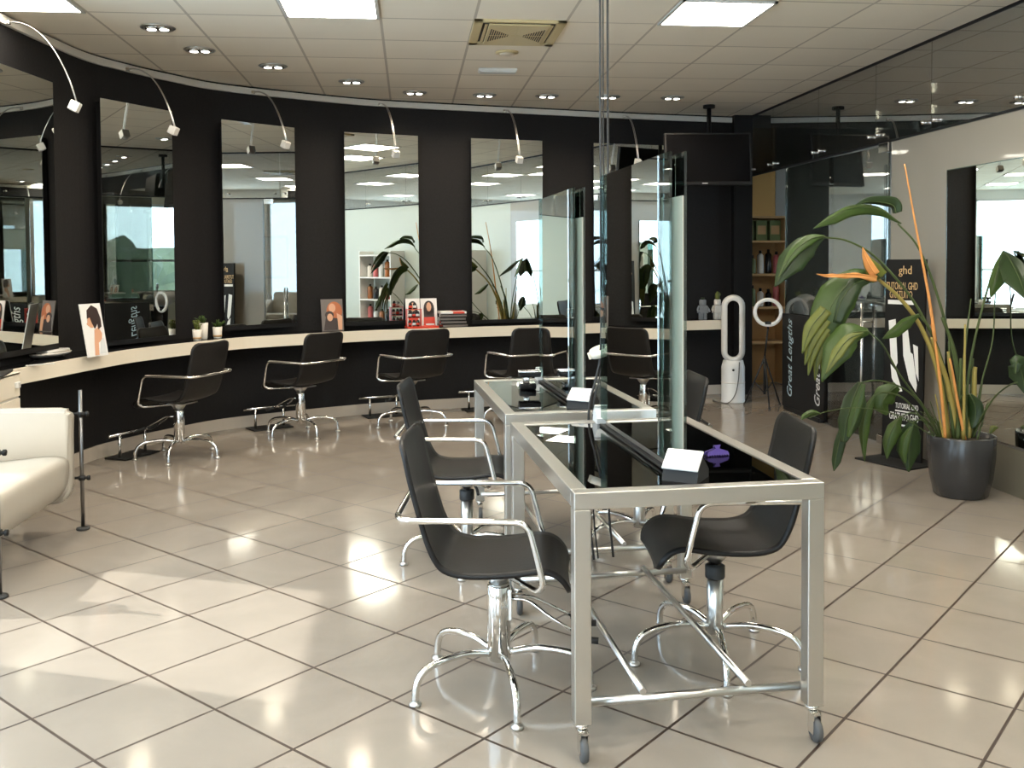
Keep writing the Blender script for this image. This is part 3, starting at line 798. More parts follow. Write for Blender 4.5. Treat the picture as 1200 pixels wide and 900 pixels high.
# ------------------------------------------------------------------ drawer unit and things at the left end of the counter
t = empty('drawer_unit', (-2.385, 5.56, 0), 0, 'white drawer unit at the left end of the counter behind the armchair', 'drawer unit')
m = MB(); m.box((0, 0, .42), (.25, .32, .78), bev=.004); m.build('carcass', 'white', t)
m = MB(); m.box((0, 0, .822), (.27, .34, .016), bev=.004); m.build('top', 'cream', t)
for k in range(5):
    z = .10 + k * .15
    m = MB(); m.box((.129, 0, z + .06), (.012, .31, .138), bev=.003); d_ = m.build('drawer', 'cream', t)
    m = MB(); m.box((.145, .10, z + .06), (.022, .04, .035), bev=.005); m.build('pull', 'white', d_)
for sx in (-1, 1):
    for sy in (-1, 1):
        m = MB(); m.lathe([(.0, 0), (.02, 0), (.02, .03), (0, .03)], (sx * .1, sy * .13, 0), 12); m.build('foot', 'rubber', t)
t = empty('folded_cloth', (-2.38, 5.55, .832), R(12), 'black folded cloth lying on the white drawer unit', 'cloth')
m = MB()
g = [[m.bm.verts.new((-.125 + .25 * i / 9, -.15 + .3 * j / 9, .010 + .006 * math.sin(i * 1.3 + j) + .004 * math.sin(j * 2.1))) for j in range(10)] for i in range(10)]
for i in range(9):
    for j in range(9): f = m.bm.faces.new((g[i][j], g[i + 1][j], g[i + 1][j + 1], g[i][j + 1])); f.smooth = True
r = bmesh.ops.extrude_face_region(m.bm, geom=m.bm.faces[:])
for v in [x for x in r['geom'] if isinstance(x, bmesh.types.BMVert)]: v.co.z = .001
m.build('cloth', 'black_soft', t)
t = empty('tool_bag', (-2.42, 5.55, .850), R(5), 'black zipped tool bag standing on the drawer unit, cut by the left picture edge', 'bag')
m = MB(); M = frame((0, .09, 0), (1, 0, 0), (0, 0, 1))
m.prism([(-.11, 0), (.10, 0), (.105, .05), (.06, .26), (.03, .31), (-.05, .32), (-.11, .28)], .18, M); bmesh.ops.bevel(m.bm, geom=m.bm.edges[:], offset=.012, segments=2, affect='EDGES'); m.build('body', 'leather', t)
m = MB()
for k in range(8):
    f = k / 7; m.box((.108 - .048 * f, -.08, .05 + .21 * f), (.008, .008, .018))
m.build('zip_teeth', 'silver', t)
m = MB(); m.tube(spline([(.09, -.10, .02), (.02, -.13, .03), (-.08, -.12, .035), (-.12, -.09, .03)], 6), .004, 6); m.build('strap', 'silver', t)
p = onz(48, 420, ZT)
t = empty('oval_tray', (p.x + .02, p.y + .05, ZT + .003), R(75), 'white oval dish on the counter beside the drawer unit', 'dish')
m = MB(); m.lathe([(0, .004), (.09, .004), (.10, .0), (.155, .022), (.165, .034), (.155, .036), (.10, .014), (0, .012)], (0, 0, 0), 30, sx=1.15, sy=.8); m.build('dish', 'terrazzo', t)
m = MB(); m.box((.02, -.0, .042), (.24, .16, .02), bev=.009); m.build('lid', 'white', t)
t = empty('comb', onz(47, 428, ZT + .003), R(40), 'small white comb on the counter front of the oval dish', 'comb')
m = MB(); m.box((0, 0, .004), (.17, .014, .006), bev=.002); m.build('spine', 'white', t)
m = MB()
for k in range(24): m.box((-.08 + k * .007, -.016, .004), (.003, .022, .003))
m.build('teeth', 'white', t)

# ------------------------------------------------------------------ portrait cards
def card(u, v, w, h, off, ang_extra, label, style, lean=.16):
    s = wall_hit(u, off); p, tg, n = wall_at(s, off)
    a = math.atan2(tg.y, tg.x) + ang_extra
    t = empty('portrait_card', (p.x, p.y, ZT + .001), a, label, 'portrait card', 'portrait cards on the counter')
    M = frame((0, 0, 0), (1, 0, 0), (0, lean, 1))
    m = MB(); m.box((0, h / 2, 0), (w, h, .006), M); m.build('board', 'card_white' if style != 'red' else 'card_grey', t)
    m = MB(); m.mi = 0
    def sh(poly, mi, k): m.mi = mi; m.prism([(x * w, y * h) for x, y in poly], .0012 + .0006 * k, M)
    def ell(cx_, cy_, rx, ry, n=18): return [(cx_ + rx * math.cos(2 * PI * i / n), cy_ + ry * math.sin(2 * PI * i / n)) for i in range(n)]
    M = M @ Matrix.Translation((0, 0, .003))
    if style == 'side':
        sh([(-.15, .02), (.05, .02), (.12, .25), (.30, .30), (.36, .42), (.22, .55), (.02, .50), (-.08, .25)], 0, 1)
        sh(ell(-.08, .66, .17, .12), 0, 1); sh([(-.22, .58), (-.31, .62), (-.20, .68)], 0, 2)
        sh([(-.25, .72), (-.20, .88), (.05, .97), (.30, .90), (.40, .70), (.38, .55), (.20, .50), (.22, .62), (.05, .52), (-.05, .62), (-.12, .74)], 1, 3)
        sh([(.10, .04), (.42, .04), (.40, .34), (.25, .30)], 2, 3)
    elif style == 'red':
        sh(ell(.10, .62, .36, .30), 1, 1); sh(ell(.0, .72, .16, .14), 0, 2); sh([(.25, .02), (.42, .02), (.45, .45), (.20, .55)], 0, 2)
        sh([(-.42, .02), (.2, .02), (.25, .38), (-.30, .45)], 3, 2); sh(ell(-.12, .42, .13, .12), 0, 4); sh(ell(-.14, .50, .20, .12), 3, 3)
    else:
        sh(ell(0, .66, .32, .26), 1, 1); sh([(-.32, .30), (.32, .30), (.33, .66), (-.33, .66)], 1, 1); sh(ell(0, .70, .15, .16), 0, 2)
        sh([(-.36, .0), (.36, .0), (.34, .34), (-.34, .34)], 4, 3); sh([(-.22, .06), (.30, .06), (.30, .11), (-.22, .11)], 2, 4)
    m.build('print', ['skin', 'hair_dark' if style != 'red' else 'hair_red', 'print_white' if style != 'side' else 'silver', 'hair_dark', 'red'], t)
    return t
card(113, 390, .20, .36, .34, -.25, 'white card with a brown-haired woman in profile, below the second mirror', 'side', lean=.18)
card(390, 370, .205, .29, .16, -.10, 'dark card with a long-haired redhead, below the third and fourth mirrors', 'red')
card(503, 366, .16, .275, .155, -.02, 'white and red card with a dark-haired woman, at the right of the red stand', 'front')
card(484, 366, .14, .275, .155, -.02, 'white and red card partly hidden behind red jars, at the left of the red stand', 'front')
s = wall_hit(492, .25); p, tg, n = wall_at(s, .30)
t = empty('product_stand', (p.x, p.y, ZT + .002), math.atan2(tg.y, tg.x), 'red product stand with black jars on the counter below the fourth mirror', 'product stand')
m = MB(); m.box((0, 0, .010), (.30, .13, .02), bev=.003); m.build('base', 'red', t)
m = MB()
for z in (.10, .18): m.box((-.09, -.04, z), (.14, .05, .005))
for x in (-.158, -.022): m.box((x, -.04, .10), (.005, .05, .17))
m.build('rack', 'red', t)
for k, (x, z) in enumerate(((-.125, .02), (-.085, .02), (-.05, .02), (-.125, .103), (-.085, .103), (-.05, .103), (-.12, .183), (-.08, .183))):
    m = MB(); m.lathe([(.0, 0), (.017, 0), (.017, .045), (.012, .05), (.012, .06), (0, .06)], (x, -.04, z), 12); j = m.build('jar', 'black_gloss', t)
    m = MB(); m.lathe([(.0173, .012), (.0173, .034)], (x, -.04, z), 12); m.build('jar_label', 'print_white' if k % 2 else 'red', j)
s = wall_hit(529, .22); p, tg, n = wall_at(s, .22)
a0 = math.atan2(tg.y, tg.x)
zz = ZT + .001
MGL = ['black magazine, bottom of the stack right of the red stand', 'black magazine, second from the bottom of the stack', 'black magazine, third from the bottom of the stack', 'dark magazine, second from the top of the stack', 'magazine with a white and red cover, topmost of the stack']
for k, lb in enumerate(MGL):
    h = .032 if k < 4 else .022
    t = empty('magazine', (p.x + random.uniform(-.01, .01), p.y + random.uniform(-.01, .01), zz), a0 + random.uniform(-.15, .15), lb, 'magazine', 'magazines stacked on the counter')
    m = MB(); m.box((0, 0, h / 2), (.25, .21, h), bev=.003); m.build('cover', 'black_gloss' if k < 4 else 'card_white', t)
    m = MB(); m.box((.001, -.001, h / 2), (.246, .212, h * .6)); m.build('pages', 'card_grey' if k < 4 else 'card_white', t)
    if k == 4: m = MB(); m.box((.05, 0, h + .0006), (.11, .14, .001)); m.box((.05, -.1068, h / 2), (.11, .002, h * .8)); m.build('cover_picture', 'red', t)
    zz += h

# ------------------------------------------------------------------ succulents
for k, (u, v, hh, r0, lb) in enumerate(((222, 394, .09, .038, 'small succulent with rounded green leaves in a white pot, left of three on the counter'), (235, 392, .135, .042, 'spiky green plant in a tall white pot, middle of three on the counter'), (249, 393, .095, .040, 'spiky green plant in a short white pot, right of three on the counter'))):
    s = wall_hit(u, .20); p, tg, n = wall_at(s, (.27, .22, .25)[k])
    t = empty('potted_succulent', (p.x, p.y, ZT + .001), 0, lb, 'potted plant', 'small potted plants on the counter')
    m = MB(); m.lathe([(0, 0), (r0 * .75, 0), (r0 * .8, .006), (r0, hh), (r0 * .9, hh), (r0 * .85, hh - .012), (0, hh - .014)], (0, 0, 0), 20); m.build('pot', 'terrazzo', t)
    if k != 1: m = MB(); m.lathe([(r0 * .82, .012), (r0 * .90, .022), (r0 * .9, .028), (r0 * .8, .028)], (0, 0, 0), 20); m.build('pot_band', 'wood', t)
    m = MB(); m.lathe([(0, hh - .013), (r0 * .84, hh - .013), (0, hh - .006)], (0, 0, 0), 16); m.build('soil', 'soil', t)
    m = MB()
    for q in range(16 if k == 0 else 26):
        a = random.uniform(0, 2 * PI); ti = random.uniform(.05, .75 if k else .5); L = random.uniform(.06, .10) if k else random.uniform(.045, .085)
        d = Vector((math.cos(a) * math.sin(ti), math.sin(a) * math.sin(ti), math.cos(ti))); b0 = Vector((d.x * .02, d.y * .02, hh - .012))
        bend = Vector((0, 0, -.02 if k else 0)); m.tube([b0, b0 + d * L * .5, b0 + d * L * .85 + bend * .4, b0 + d * L + bend], [.005, .007 if not k else .005, .004, .0012], 6)
        if k == 0: m.lathe([(0, -.006), (.010, -.002), (.011, .002), (0, .006)], b0 + d * L, 8)
    m.build('leaves', 'leaf' if k != 0 else 'leaf_yellow', t)['kind'] = 'stuff'

# ------------------------------------------------------------------ TV on the ceiling pole
tvc = (ony(778, 155, 9.1) + ony(880, 218, 9.1)) / 2
t = empty('television', (tvc.x, tvc.y, tvc.z), R(-4), 'black flat television hanging from the ceiling in the back right corner', 'television')
Mt = Matrix.Rotation(R(-7), 4, 'X')
m = MB(); m.box((0, 0, 0), (.86, .05, .52), Mt, bev=.006); m.build('housing', 'black_soft', t)
m = MB(); m.box((0, -.0265, .008), (.82, .003, .47), Mt); m.build('screen', 'tv', t)
m = MB(); m.box((-.04, -.0275, -.245), (.055, .003, .010), Mt); m.build('maker_badge', 'silver', t)
pm = ony(828, 130, 9.3); dx = pm.x - tvc.x
m = MB(); m.tube([(dx, .16, -.05), (dx, .16, ZC - tvc.z - .005)], .022, 12); m.box((dx, .09, .0), (.16, .12, .16)); m.lathe([(.06, ZC - tvc.z - .03), (.06, ZC - tvc.z), (0, ZC - tvc.z)], (dx, .16, 0), 16); m.build('ceiling_mount', 'black', t)

# ------------------------------------------------------------------ figurine planters at the right end of the counter
for k, (u, lb) in enumerate(((822, 'grey block-shaped figure planter at the right end of the counter, left of two'), (839.5, 'pale block-shaped figure planter holding a cactus at the right end of the counter'))):
    s = wall_hit(u, .22); p, tg, n = wall_at(s, .25)
    t = empty('figure_planter', (p.x, p.y, ZT + .001), R(10), lb, 'planter', 'figure planters on the counter'); c_ = 'concrete' if k == 0 else 'terrazzo'
    m = MB(); m.box((-.022, 0, .035), (.036, .045, .07), bev=.006); m.box((.022, 0, .035), (.036, .045, .07), bev=.006); m.build('legs', c_, t)
    m = MB(); m.prism([(-.052, 0), (.052, 0), (.038, .08), (-.038, .08)], .05, frame((0, .025, .071), (1, 0, 0), (0, 0, 1))); m.build('torso', c_, t)
    for sx in (-1, 1):
        m = MB(); m.tube(spline([(sx * .044, 0, .14), (sx * .062, -.01, .11), (sx * .062, -.03, .085)], 4), .012, 8); m.build('arm', c_, t)
    m = MB(); m.lathe([(0, .151), (.030, .151), (.036, .16), (.036, .20), (.030, .212), (.022, .212), (.020, .20), (0, .20)], (0, 0, 0), 18); m.build('head', c_, t)
    m = MB()
    if k: m.lathe([(.018, .20), (.026, .23), (.024, .27), (.012, .292), (0, .295)], (0, 0, 0), 10); m.lathe([(.008, .25), (.012, .265), (.0, .285)], (.028, 0, 0), 8); m.build('cactus', 'leaf_yellow', t)
    else:
        for q in range(9): a = q * .7; m.tube([(0, 0, .20), (.02 * math.cos(a), .02 * math.sin(a), .232)], [.008, .003], 6)
        m.build('succulent', 'leaf_dark', t)

# ------------------------------------------------------------------ tower fan and ring light
p = onz(859, 471, 0)
t = empty('tower_fan', p, R(-18), 'white bladeless tower fan with tall oval loop standing on the floor', 'fan')
m = MB(); m.lathe([(0, 0), (.118, 0), (.12, .008), (.112, .02), (.112, .36), (.095, .43), (0, .43)], (0, 0, 0), 32, sx=1.05); m.build('base', 'silver', t)
m = MB(); m.lathe([(.1135, .20), (.1135, .212)], (0, 0, 0), 32, sx=1.05); m.build('seam', 'white', t)
# loop
path = []
zb, zt, hw = .52, .98, .088
for k in range(13): a = PI + PI * k / 12; path.append((hw * math.cos(a), zb + hw * math.sin(a)))
for k in range(13): a = PI * k / 12; path.append((hw * math.cos(a), zt + hw * math.sin(a)))
m = MB(); n = len(path); rings = []
for i, (x, z) in enumerate(path):
    cc = Vector((0, 0, zb if i < 13 else zt)); q = Vector((x, 0, z)); d = (q - cc).normalized()
    ring = []
    for (a, b) in ((-.034, -.06), (-.026, -.07), (.018, -.055), (.034, .0), (.030, .06), (.0, .075), (-.030, .05)): ring.append(m.bm.verts.new(q + d * a * .9 + Vector((0, b, 0))))
    rings.append(ring)
for i in range(n):
    a, b = rings[i], rings[(i + 1) % n]
    for k in range(7): f = m.bm.faces.new((a[k], a[(k + 1) % 7], b[(k + 1) % 7], b[k])); f.smooth = True
m.build('air_loop', 'white', t)
m = MB(); m.lathe([(.0, 0), (.012, 0), (.012, .008), (0, .008)], (-.0, -.118, .34), 12, Matrix.Rotation(PI / 2, 4, 'X')); m.build('button', 'black_soft', t)
m = MB(); m.tube(spline([(.06, -.10, .42), (.05, -.13, .25), (.02, -.13, .10), (-.05, -.14, .01), (-.16, -.08, .006), (-.20, .06, .006)], 6), .005, 6); m.build('power_cord', 'grey_rubber', t)

p = onz(896, 476, 0)
t = empty('ring_light', p, R(-18), 'white ring light on a black tripod standing beside the tower fan', 'ring light')
zc_ = zat(897, 366, p)
m = MB()
rr = .125; rings = []
for k in range(36):
    a = 2 * PI * k / 36; d = Vector((math.cos(a), 0, math.sin(a))); rings.append([m.bm.verts.new(d * (rr + q) + Vector((.03, b, zc_))) for q, b in ((-.017, -.012), (.017, -.012), (.019, .0), (.015, .014), (-.015, .014), (-.019, 0))])
for k in range(36):
    a, b = rings[k], rings[(k + 1) % 36]
    for q in range(6): f = m.bm.faces.new((a[q], a[(q + 1) % 6], b[(q + 1) % 6], b[q])); f.smooth = True
m.build('ring', 'ring', t)
m = MB(); m.box((.03, .0, zc_ - rr + .02), (.06, .03, .03), bev=.005); m.tube([(.03, 0, zc_ - rr - .04), (.03, 0, zc_ - rr + .02)], .010, 8); m.build('phone_clip', 'black_soft', t)
m = MB(); m.tube([(.0, 0, .12), (.0, 0, .50)], .013, 10); m.tube([(0, 0, .5), (.03, 0, zc_ - rr - .03)], .009, 10); m.lathe([(.02, .42), (.02, .47), (0, .47)], (0, 0, 0), 12); m.build('centre_pole', 'black_soft', t)
for k in range(3):
    a = R(-80 + 120 * k)
    m = MB(); m.tube([(.012 * math.cos(a), .012 * math.sin(a), .46), (.20 * math.cos(a), .20 * math.sin(a), .012)], .008, 8); m.tube([(.012 * math.cos(a), .012 * math.sin(a), .14), (.10 * math.cos(a), .10 * math.sin(a), .235)], .005, 6); lg = m.build('leg', 'black_soft', t)
    m = MB(); m.lathe([(0, 0), (.012, 0), (.012, .02), (0, .02)], (.202 * math.cos(a), .202 * math.sin(a), 0), 10); m.build('foot', 'rubber', lg)

# ------------------------------------------------------------------ black advertising banner
BL, BR = onz(1033, 533, .02), onz(1079, 543, .02)
TL_, TR_ = ony(1019, 306, BL.y + .16), ony(1062, 305, BR.y + .16)
ctr = (BL + BR) / 2; ctr.z = 0
t = empty('advertising_banner', ctr, 0, 'tall black advertising stand with gold lettering beside the potted plant', 'banner')
ex = (BR - BL).normalized(); up = ((TL_ + TR_) / 2 - (BL + BR) / 2); H_ = up.length; ey = up.normalized(); W0 = (BR - BL).length; W1 = (TR_ - TL_).length
Mb = frame((BL + BR) / 2 - ctr, ex, ey); nz_ = Mb.to_3x3().col[2]
if nz_.dot(ctr) > 0: pass
m = MB(); m.prism([(-W0 / 2, 0), (W0 / 2, 0), (W1 / 2, H_), (-W1 / 2, H_)], .02, Mb @ Matrix.Translation((0, 0, -.02))); bd = m.build('board', 'black', t)
m = MB(); cpl = frame((0, 0, .0), ex, (-ex.y, ex.x, 0)); m.box((0, 0, .006), (W0 + .12, .42, .012), cpl, bev=.003); m.build('foot_plate', 'black_soft', t)
def bpt(u, v):
    """u 0..1 across, v 0..1 from the top"""
    y = H_ * (1 - v); w = W0 + (W1 - W0) * (1 - v); return (u - .5) * w, y
def btext(nm, s, mm, size, u, v, width, shear=0):
    x, y = bpt(u, v); return text(nm, s, mm, size, Mb @ Matrix.Translation((x, y, .001)), bd, width=width, shear=shear)
btext('lettering', 'ghd', 'gold', .085, .50, .055, .11)
btext('lettering', 'TUTORIAL GHD', 'gold', .075, .42, .135, W1 * .80)
btext('lettering', 'GRATUITO', 'gold', .075, .40, .178, W1 * .58)
m = MB(); x, y = bpt(.40, .215); m.box((x, y, .001), (W1 * .66, .03, .001), Mb); m.build('caption_strip', 'print_white', bd)
btext('lettering', 'TUTORIAL GHD', 'print_white', .055, .62, .735, W1 * .58)
m = MB(); x, y = bpt(.60, .76); m.box((x, y, .001), (W1 * .55, .010, .001), Mb); m.build('caption_strip', 'print_white', bd)
btext('lettering', 'GRATUITO GHD', 'print_white', .075, .55, .79, W1 * .74)
m = MB(); x, y = bpt(.62, .83); m.box((x, y, .001), (W1 * .50, .012, .001), Mb); m.build('caption_strip', 'print_white', bd)
m = MB()
def bpoly(pts): m.prism([bpt(a, b) for a, b in pts], .001, Mb @ Matrix.Translation((0, 0, .0005)))
bpoly([(.10, .31), (.28, .30), (.36, .52), (.30, .55), (.18, .50)])
bpoly([(.45, .31), (.58, .32), (.68, .46), (.74, .47), (.86, .62), (.84, .655), (.66, .60), (.50, .48)])
bpoly([(.18, .53), (.32, .56), (.50, .66), (.40, .665), (.22, .60)])
bpoly([(.74, .42), (.86, .43), (.90, .60), (.82, .56)])
m.build('picture', 'print_white', bd)

Mk = Mb @ Matrix.Translation((0, 0, -.0212)) @ Matrix.Rotation(PI, 4, 'Y')
for s_, sz_, v_, w_ in (('ghd', .085, .055, .11), ('TUTORIAL GHD', .075, .135, W1 * .80), ('GRATUITO', .075, .178, W1 * .58)):
    text('lettering', s_, 'gold' if s_ == 'ghd' else 'print_white', sz_, Mk @ Matrix.Translation((-.03, H_ * (1 - v_), 0)), bd, width=w_)
# ------------------------------------------------------------------ potted bird-of-paradise
PP = Vector((3.35, 5.44, 0))
t = empty('potted_plant', PP, 0, 'large bird-of-paradise plant with drooping leaves in a round anthracite pot', 'potted plant')
m = MB(); m.lathe([(0, 0), (.145, 0), (.155, .008), (.180, .12), (.193, .24), (.197, .365), (.193, .372), (.182, .372), (.180, .345), (0, .335)], (0, 0, 0), 48); m.build('pot', 'pot_grey', t)
m = MB(); m.lathe([(0, .352), (.10, .350), (.179, .342), (.179, .338), (0, .338)], (0, 0, 0), 24); m.build('soil', 'soil', t)
def P3(u, v, dy=0):
    return ony(u, v, PP.y + dy) - PP
def lerp_list(a, s):
    x = s * (len(a) - 1); i = min(int(x), len(a) - 2); f = x - i; return a[i] * (1 - f) + a[i + 1] * f
def leaf(pts, widths, mm, fold=.5, roll=0., tear=None, dys=None, wave=.0):
    dys = dys or [0] * len(pts)
    Q = spline([P3(u, v, d) for (u, v), d in zip(pts, dys)], 8); n = len(Q)
    m = MB(); rows = []; K = 3
    for i, p in enumerate(Q):
        s = i / (n - 1); tg = (Q[min(i + 1, n - 1)] - Q[max(i - 1, 0)]).normalized()
        view = (CAM - (PP + p)).normalized(); sd = tg.cross(view).normalized(); nr = sd.cross(tg).normalized()
        rot = Matrix.Rotation(roll, 3, tg); sd = rot @ sd; nr = rot @ nr
        w = lerp_list(widths, s); row = []
        for k in range(-K, K + 1):
            x = k / K; ww = w
            if tear: ww = w * tear(s, x)
            row.append(p + sd * ww * x * math.cos(fold) - nr * ww * abs(x) * math.sin(fold) + nr * wave * w * math.sin(s * 17 + x * 3) * abs(x))
        rows.append(row)
    th = .0022
    def lay(z): return [[m.bm.verts.new(c + (CAM - (PP + c)).normalized() * z) for c in r] for r in rows]
    A, Bk = lay(th / 2), lay(-th / 2)
    W = 2 * K
    for i in range(n - 1):
        for k in range(W):
            for vs in ((A[i][k], A[i][k + 1], A[i + 1][k + 1], A[i + 1][k]), (Bk[i][k], Bk[i + 1][k], Bk[i + 1][k + 1], Bk[i][k + 1])):
                f = m.bm.faces.new(vs); f.smooth = True
        m.bm.faces.new((A[i][0], A[i + 1][0], Bk[i + 1][0], Bk[i][0])); m.bm.faces.new((A[i][W], Bk[i][W], Bk[i + 1][W], A[i + 1][W]))
    for k in range(W): m.bm.faces.new((A[0][k], Bk[0][k], Bk[0][k + 1], A[0][k + 1])); m.bm.faces.new((A[-1][k], A[-1][k + 1], Bk[-1][k + 1], Bk[-1][k]))
    o = m.build('leaf', mm, t)
    m = MB(); m.tube([q + (CAM - (PP + q)).normalized() * .003 for q in Q], [.0042 - .003 * i / n for i in range(n)], 6); m.build('midrib', 'stem' if mm != 'dry' else 'dry', o)
    return o
def petiole(pts, r0, r1, mm='stem', nm='petiole', dys=None):
    dys = dys or [0] * len(pts); Q = spline([P3(u, v, d) for (u, v), d in zip(pts, dys)], 7); n = len(Q)
    m = MB(); m.tube(Q, [r0 + (r1 - r0) * i / (n - 1) for i in range(n)], 8); return m.build(nm, mm, t)
# upper arching leaves
petiole([(1127, 515), (1120, 430), (1098, 345), (1076, 290), (1052, 262)], .011, .005)
leaf([(1056, 262), (1030, 245), (1000, 243), (975, 254), (953, 268)], [.004, .045, .055, .05, .002], 'leaf', .75, roll=.55)
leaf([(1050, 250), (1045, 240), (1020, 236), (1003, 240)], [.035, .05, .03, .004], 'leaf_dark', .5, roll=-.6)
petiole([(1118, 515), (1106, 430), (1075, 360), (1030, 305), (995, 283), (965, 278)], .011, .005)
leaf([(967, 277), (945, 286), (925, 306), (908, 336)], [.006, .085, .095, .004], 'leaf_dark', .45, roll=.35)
leaf([(966, 276), (948, 281), (928, 298), (912, 326)], [.004, .035, .03, .002], 'leaf', .2, roll=.2, dys=[-.02] * 4)
# big torn leaf with dried edge
petiole([(1110, 515), (1100, 440), (1080, 385), (1055, 350), (1028, 326)], .017, .010, 'stem_yellow')
leaf([(1028, 324), (1003, 327), (982, 346), (969, 372), (966, 396)], [.02, .075, .12, .11, .05], 'leaf', .25, roll=.15)
leaf([(1016, 327), (1000, 334), (986, 352), (978, 378)], [.02, .05, .07, .04], 'leaf_dark', .3, roll=.3, dys=[-.025] * 4)
for a_, b_, w_ in (((968, 362), (940, 414), .040), ((968, 374), (943, 428), .034), ((968, 384), (947, 440), .030), ((970, 392), (955, 446), .026), ((974, 392), (964, 448), .022)):
    mid_ = ((a_[0] + b_[0]) / 2 - 4, (a_[1] + b_[1]) / 2 - 3)
    leaf([a_, mid_, b_], [w_, w_ * 1.1, .004], 'leaf_yellow', .2, roll=.15, dys=[-.03] * 3)
leaf([(1028, 324), (1000, 321), (975, 322), (957, 321)], [.03, .025, .02, .004], 'dry', .6, roll=.8, wave=.25, dys=[-.04] * 4)
leaf([(1032, 326), (1024, 316), (1016, 304), (1012, 292)], [.055, .05, .026, .003], 'leaf_yellow', .3, roll=.1, dys=[-.03] * 4)
leaf([(1026, 322), (1019, 311), (1014, 300), (1011, 290)], [.03, .028, .018, .003], 'dry', .2, roll=.1, dys=[-.04] * 4)
# big bright leaf at the front
petiole([(1104, 515), (1085, 480), (1055, 440), (1035, 405), (1017, 388)], .007, .004, dys=[0, -.05, -.12, -.18, -.2])
leaf([(1018, 388), (996, 391), (980, 410), (963, 447)], [.02, .082, .092, .006], 'leaf', .3, roll=.25, dys=[-.2] * 4, wave=.08)
leaf([(1012, 390), (995, 397), (981, 414), (968, 438)], [.004, .03, .035, .003], 'leaf_yellow', .1, roll=.2, dys=[-.225] * 4)
# small folded leaf
petiole([(1110, 515), (1105, 440), (1092, 390), (1076, 369)], .008, .005)
leaf([(1077, 368), (1062, 376), (1047, 388), (1034, 397)], [.012, .05, .045, .004], 'leaf', .7, roll=.4, dys=[-.06] * 4)
# drooping lower-left cluster
petiole([(1100, 515), (1082, 478), (1060, 456), (1030, 446), (1006, 449)], .006, .004, dys=[0, -.05, -.08, -.1, -.1])
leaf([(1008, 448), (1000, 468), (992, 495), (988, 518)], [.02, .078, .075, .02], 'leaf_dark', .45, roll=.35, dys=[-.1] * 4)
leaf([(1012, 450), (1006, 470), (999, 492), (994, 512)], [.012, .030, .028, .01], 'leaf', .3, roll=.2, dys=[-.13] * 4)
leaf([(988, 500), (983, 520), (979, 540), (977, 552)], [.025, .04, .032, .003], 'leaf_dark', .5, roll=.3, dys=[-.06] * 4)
petiole([(1098, 515), (1080, 490), (1058, 466), (1036, 460), (1024, 464)], .006, .004, dys=[0, 0, -.04, -.06, -.06])
leaf([(1025, 463), (1016, 480), (1011, 505), (1013, 541)], [.012, .035, .04, .004], 'leaf', .6, roll=.3, dys=[-.06] * 4)
leaf([(1052, 452), (1040, 462), (1034, 474), (1040, 486)], [.03, .07, .06, .01], 'leaf', .35, roll=-.2, dys=[-.03] * 4)
petiole([(1102, 515), (1088, 495), (1070, 484), (1056, 488)], .006, .004)
leaf([(1056, 488), (1047, 500), (1040, 518), (1039, 538)], [.012, .055, .05, .004], 'leaf', .6, roll=.35, dys=[0, -.02, -.02, -.02])
petiole([(1102, 515), (1092, 500), (1080, 492), (1071, 494)], .006, .004)
leaf([(1071, 493), (1067, 510), (1065, 530), (1065, 553)], [.02, .07, .075, .005], 'leaf_dark', .45, roll=-.1, dys=[-.05] * 4)
leaf([(1068, 500), (1060, 515), (1058, 530), (1061, 543)], [.012, .035, .03, .005], 'leaf', .4, roll=.3, dys=[-.07] * 4)
for k, (u, v) in enumerate(((1088, 478), (1082, 486), (1090, 470), (1078, 482))):
    petiole([(1106 + k, 515), (1099, 500 - 2 * k), (u, v)], .006, .002)
# centre: inner leaves and upright stalks
petiole([(1128, 515), (1127, 455), (1132, 400), (1138, 350)], .012, .004, dys=[0, .05, .08, .1])
petiole([(1132, 515), (1134, 450), (1143, 395), (1160, 330), (1175, 296)], .010, .005)
leaf([(1176, 294), (1172, 308), (1166, 328), (1161, 348)], [.012, .05, .06, .008], 'leaf', .7, roll=.3, dys=[-.02, -.04, -.05, -.06])
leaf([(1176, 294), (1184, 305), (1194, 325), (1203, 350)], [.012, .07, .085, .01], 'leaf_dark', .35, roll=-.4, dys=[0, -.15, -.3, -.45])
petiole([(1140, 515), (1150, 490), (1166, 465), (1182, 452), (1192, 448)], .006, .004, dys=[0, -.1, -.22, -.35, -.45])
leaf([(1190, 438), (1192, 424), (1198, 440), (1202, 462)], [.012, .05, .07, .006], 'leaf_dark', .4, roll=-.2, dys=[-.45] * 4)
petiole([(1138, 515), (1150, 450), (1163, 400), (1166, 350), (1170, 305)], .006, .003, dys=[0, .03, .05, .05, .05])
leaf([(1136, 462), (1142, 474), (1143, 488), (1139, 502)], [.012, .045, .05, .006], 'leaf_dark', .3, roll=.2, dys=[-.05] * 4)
petiole([(1124, 515), (1122, 480), (1128, 463), (1137, 462)], .005, .003, dys=[-.02, -.04, -.05, -.05])
petiole([(1134, 515), (1141, 470), (1142, 438), (1143, 430)], .018, .012, 'stem_yellow', 'cut_stalk')
petiole([(1126, 515), (1118, 460), (1113, 430), (1111, 412)], .018, .008, 'stem_yellow', 'cut_stalk')
petiole([(1131, 516), (1122, 470), (1117, 440), (1113, 420)], .010, .006, 'dry', 'dried_stalk', dys=[-.05] * 4)
petiole([(1108, 516), (1103, 460), (1097, 410), (1092, 380)], .010, .007, 'dry', 'dried_stalk', dys=[-.03] * 4)
petiole([(1096, 400), (1088, 345), (1074, 270), (1060, 192)], .011, .004, 'dry', 'dried_stalk', dys=[-.03, -.02, 0, 0])
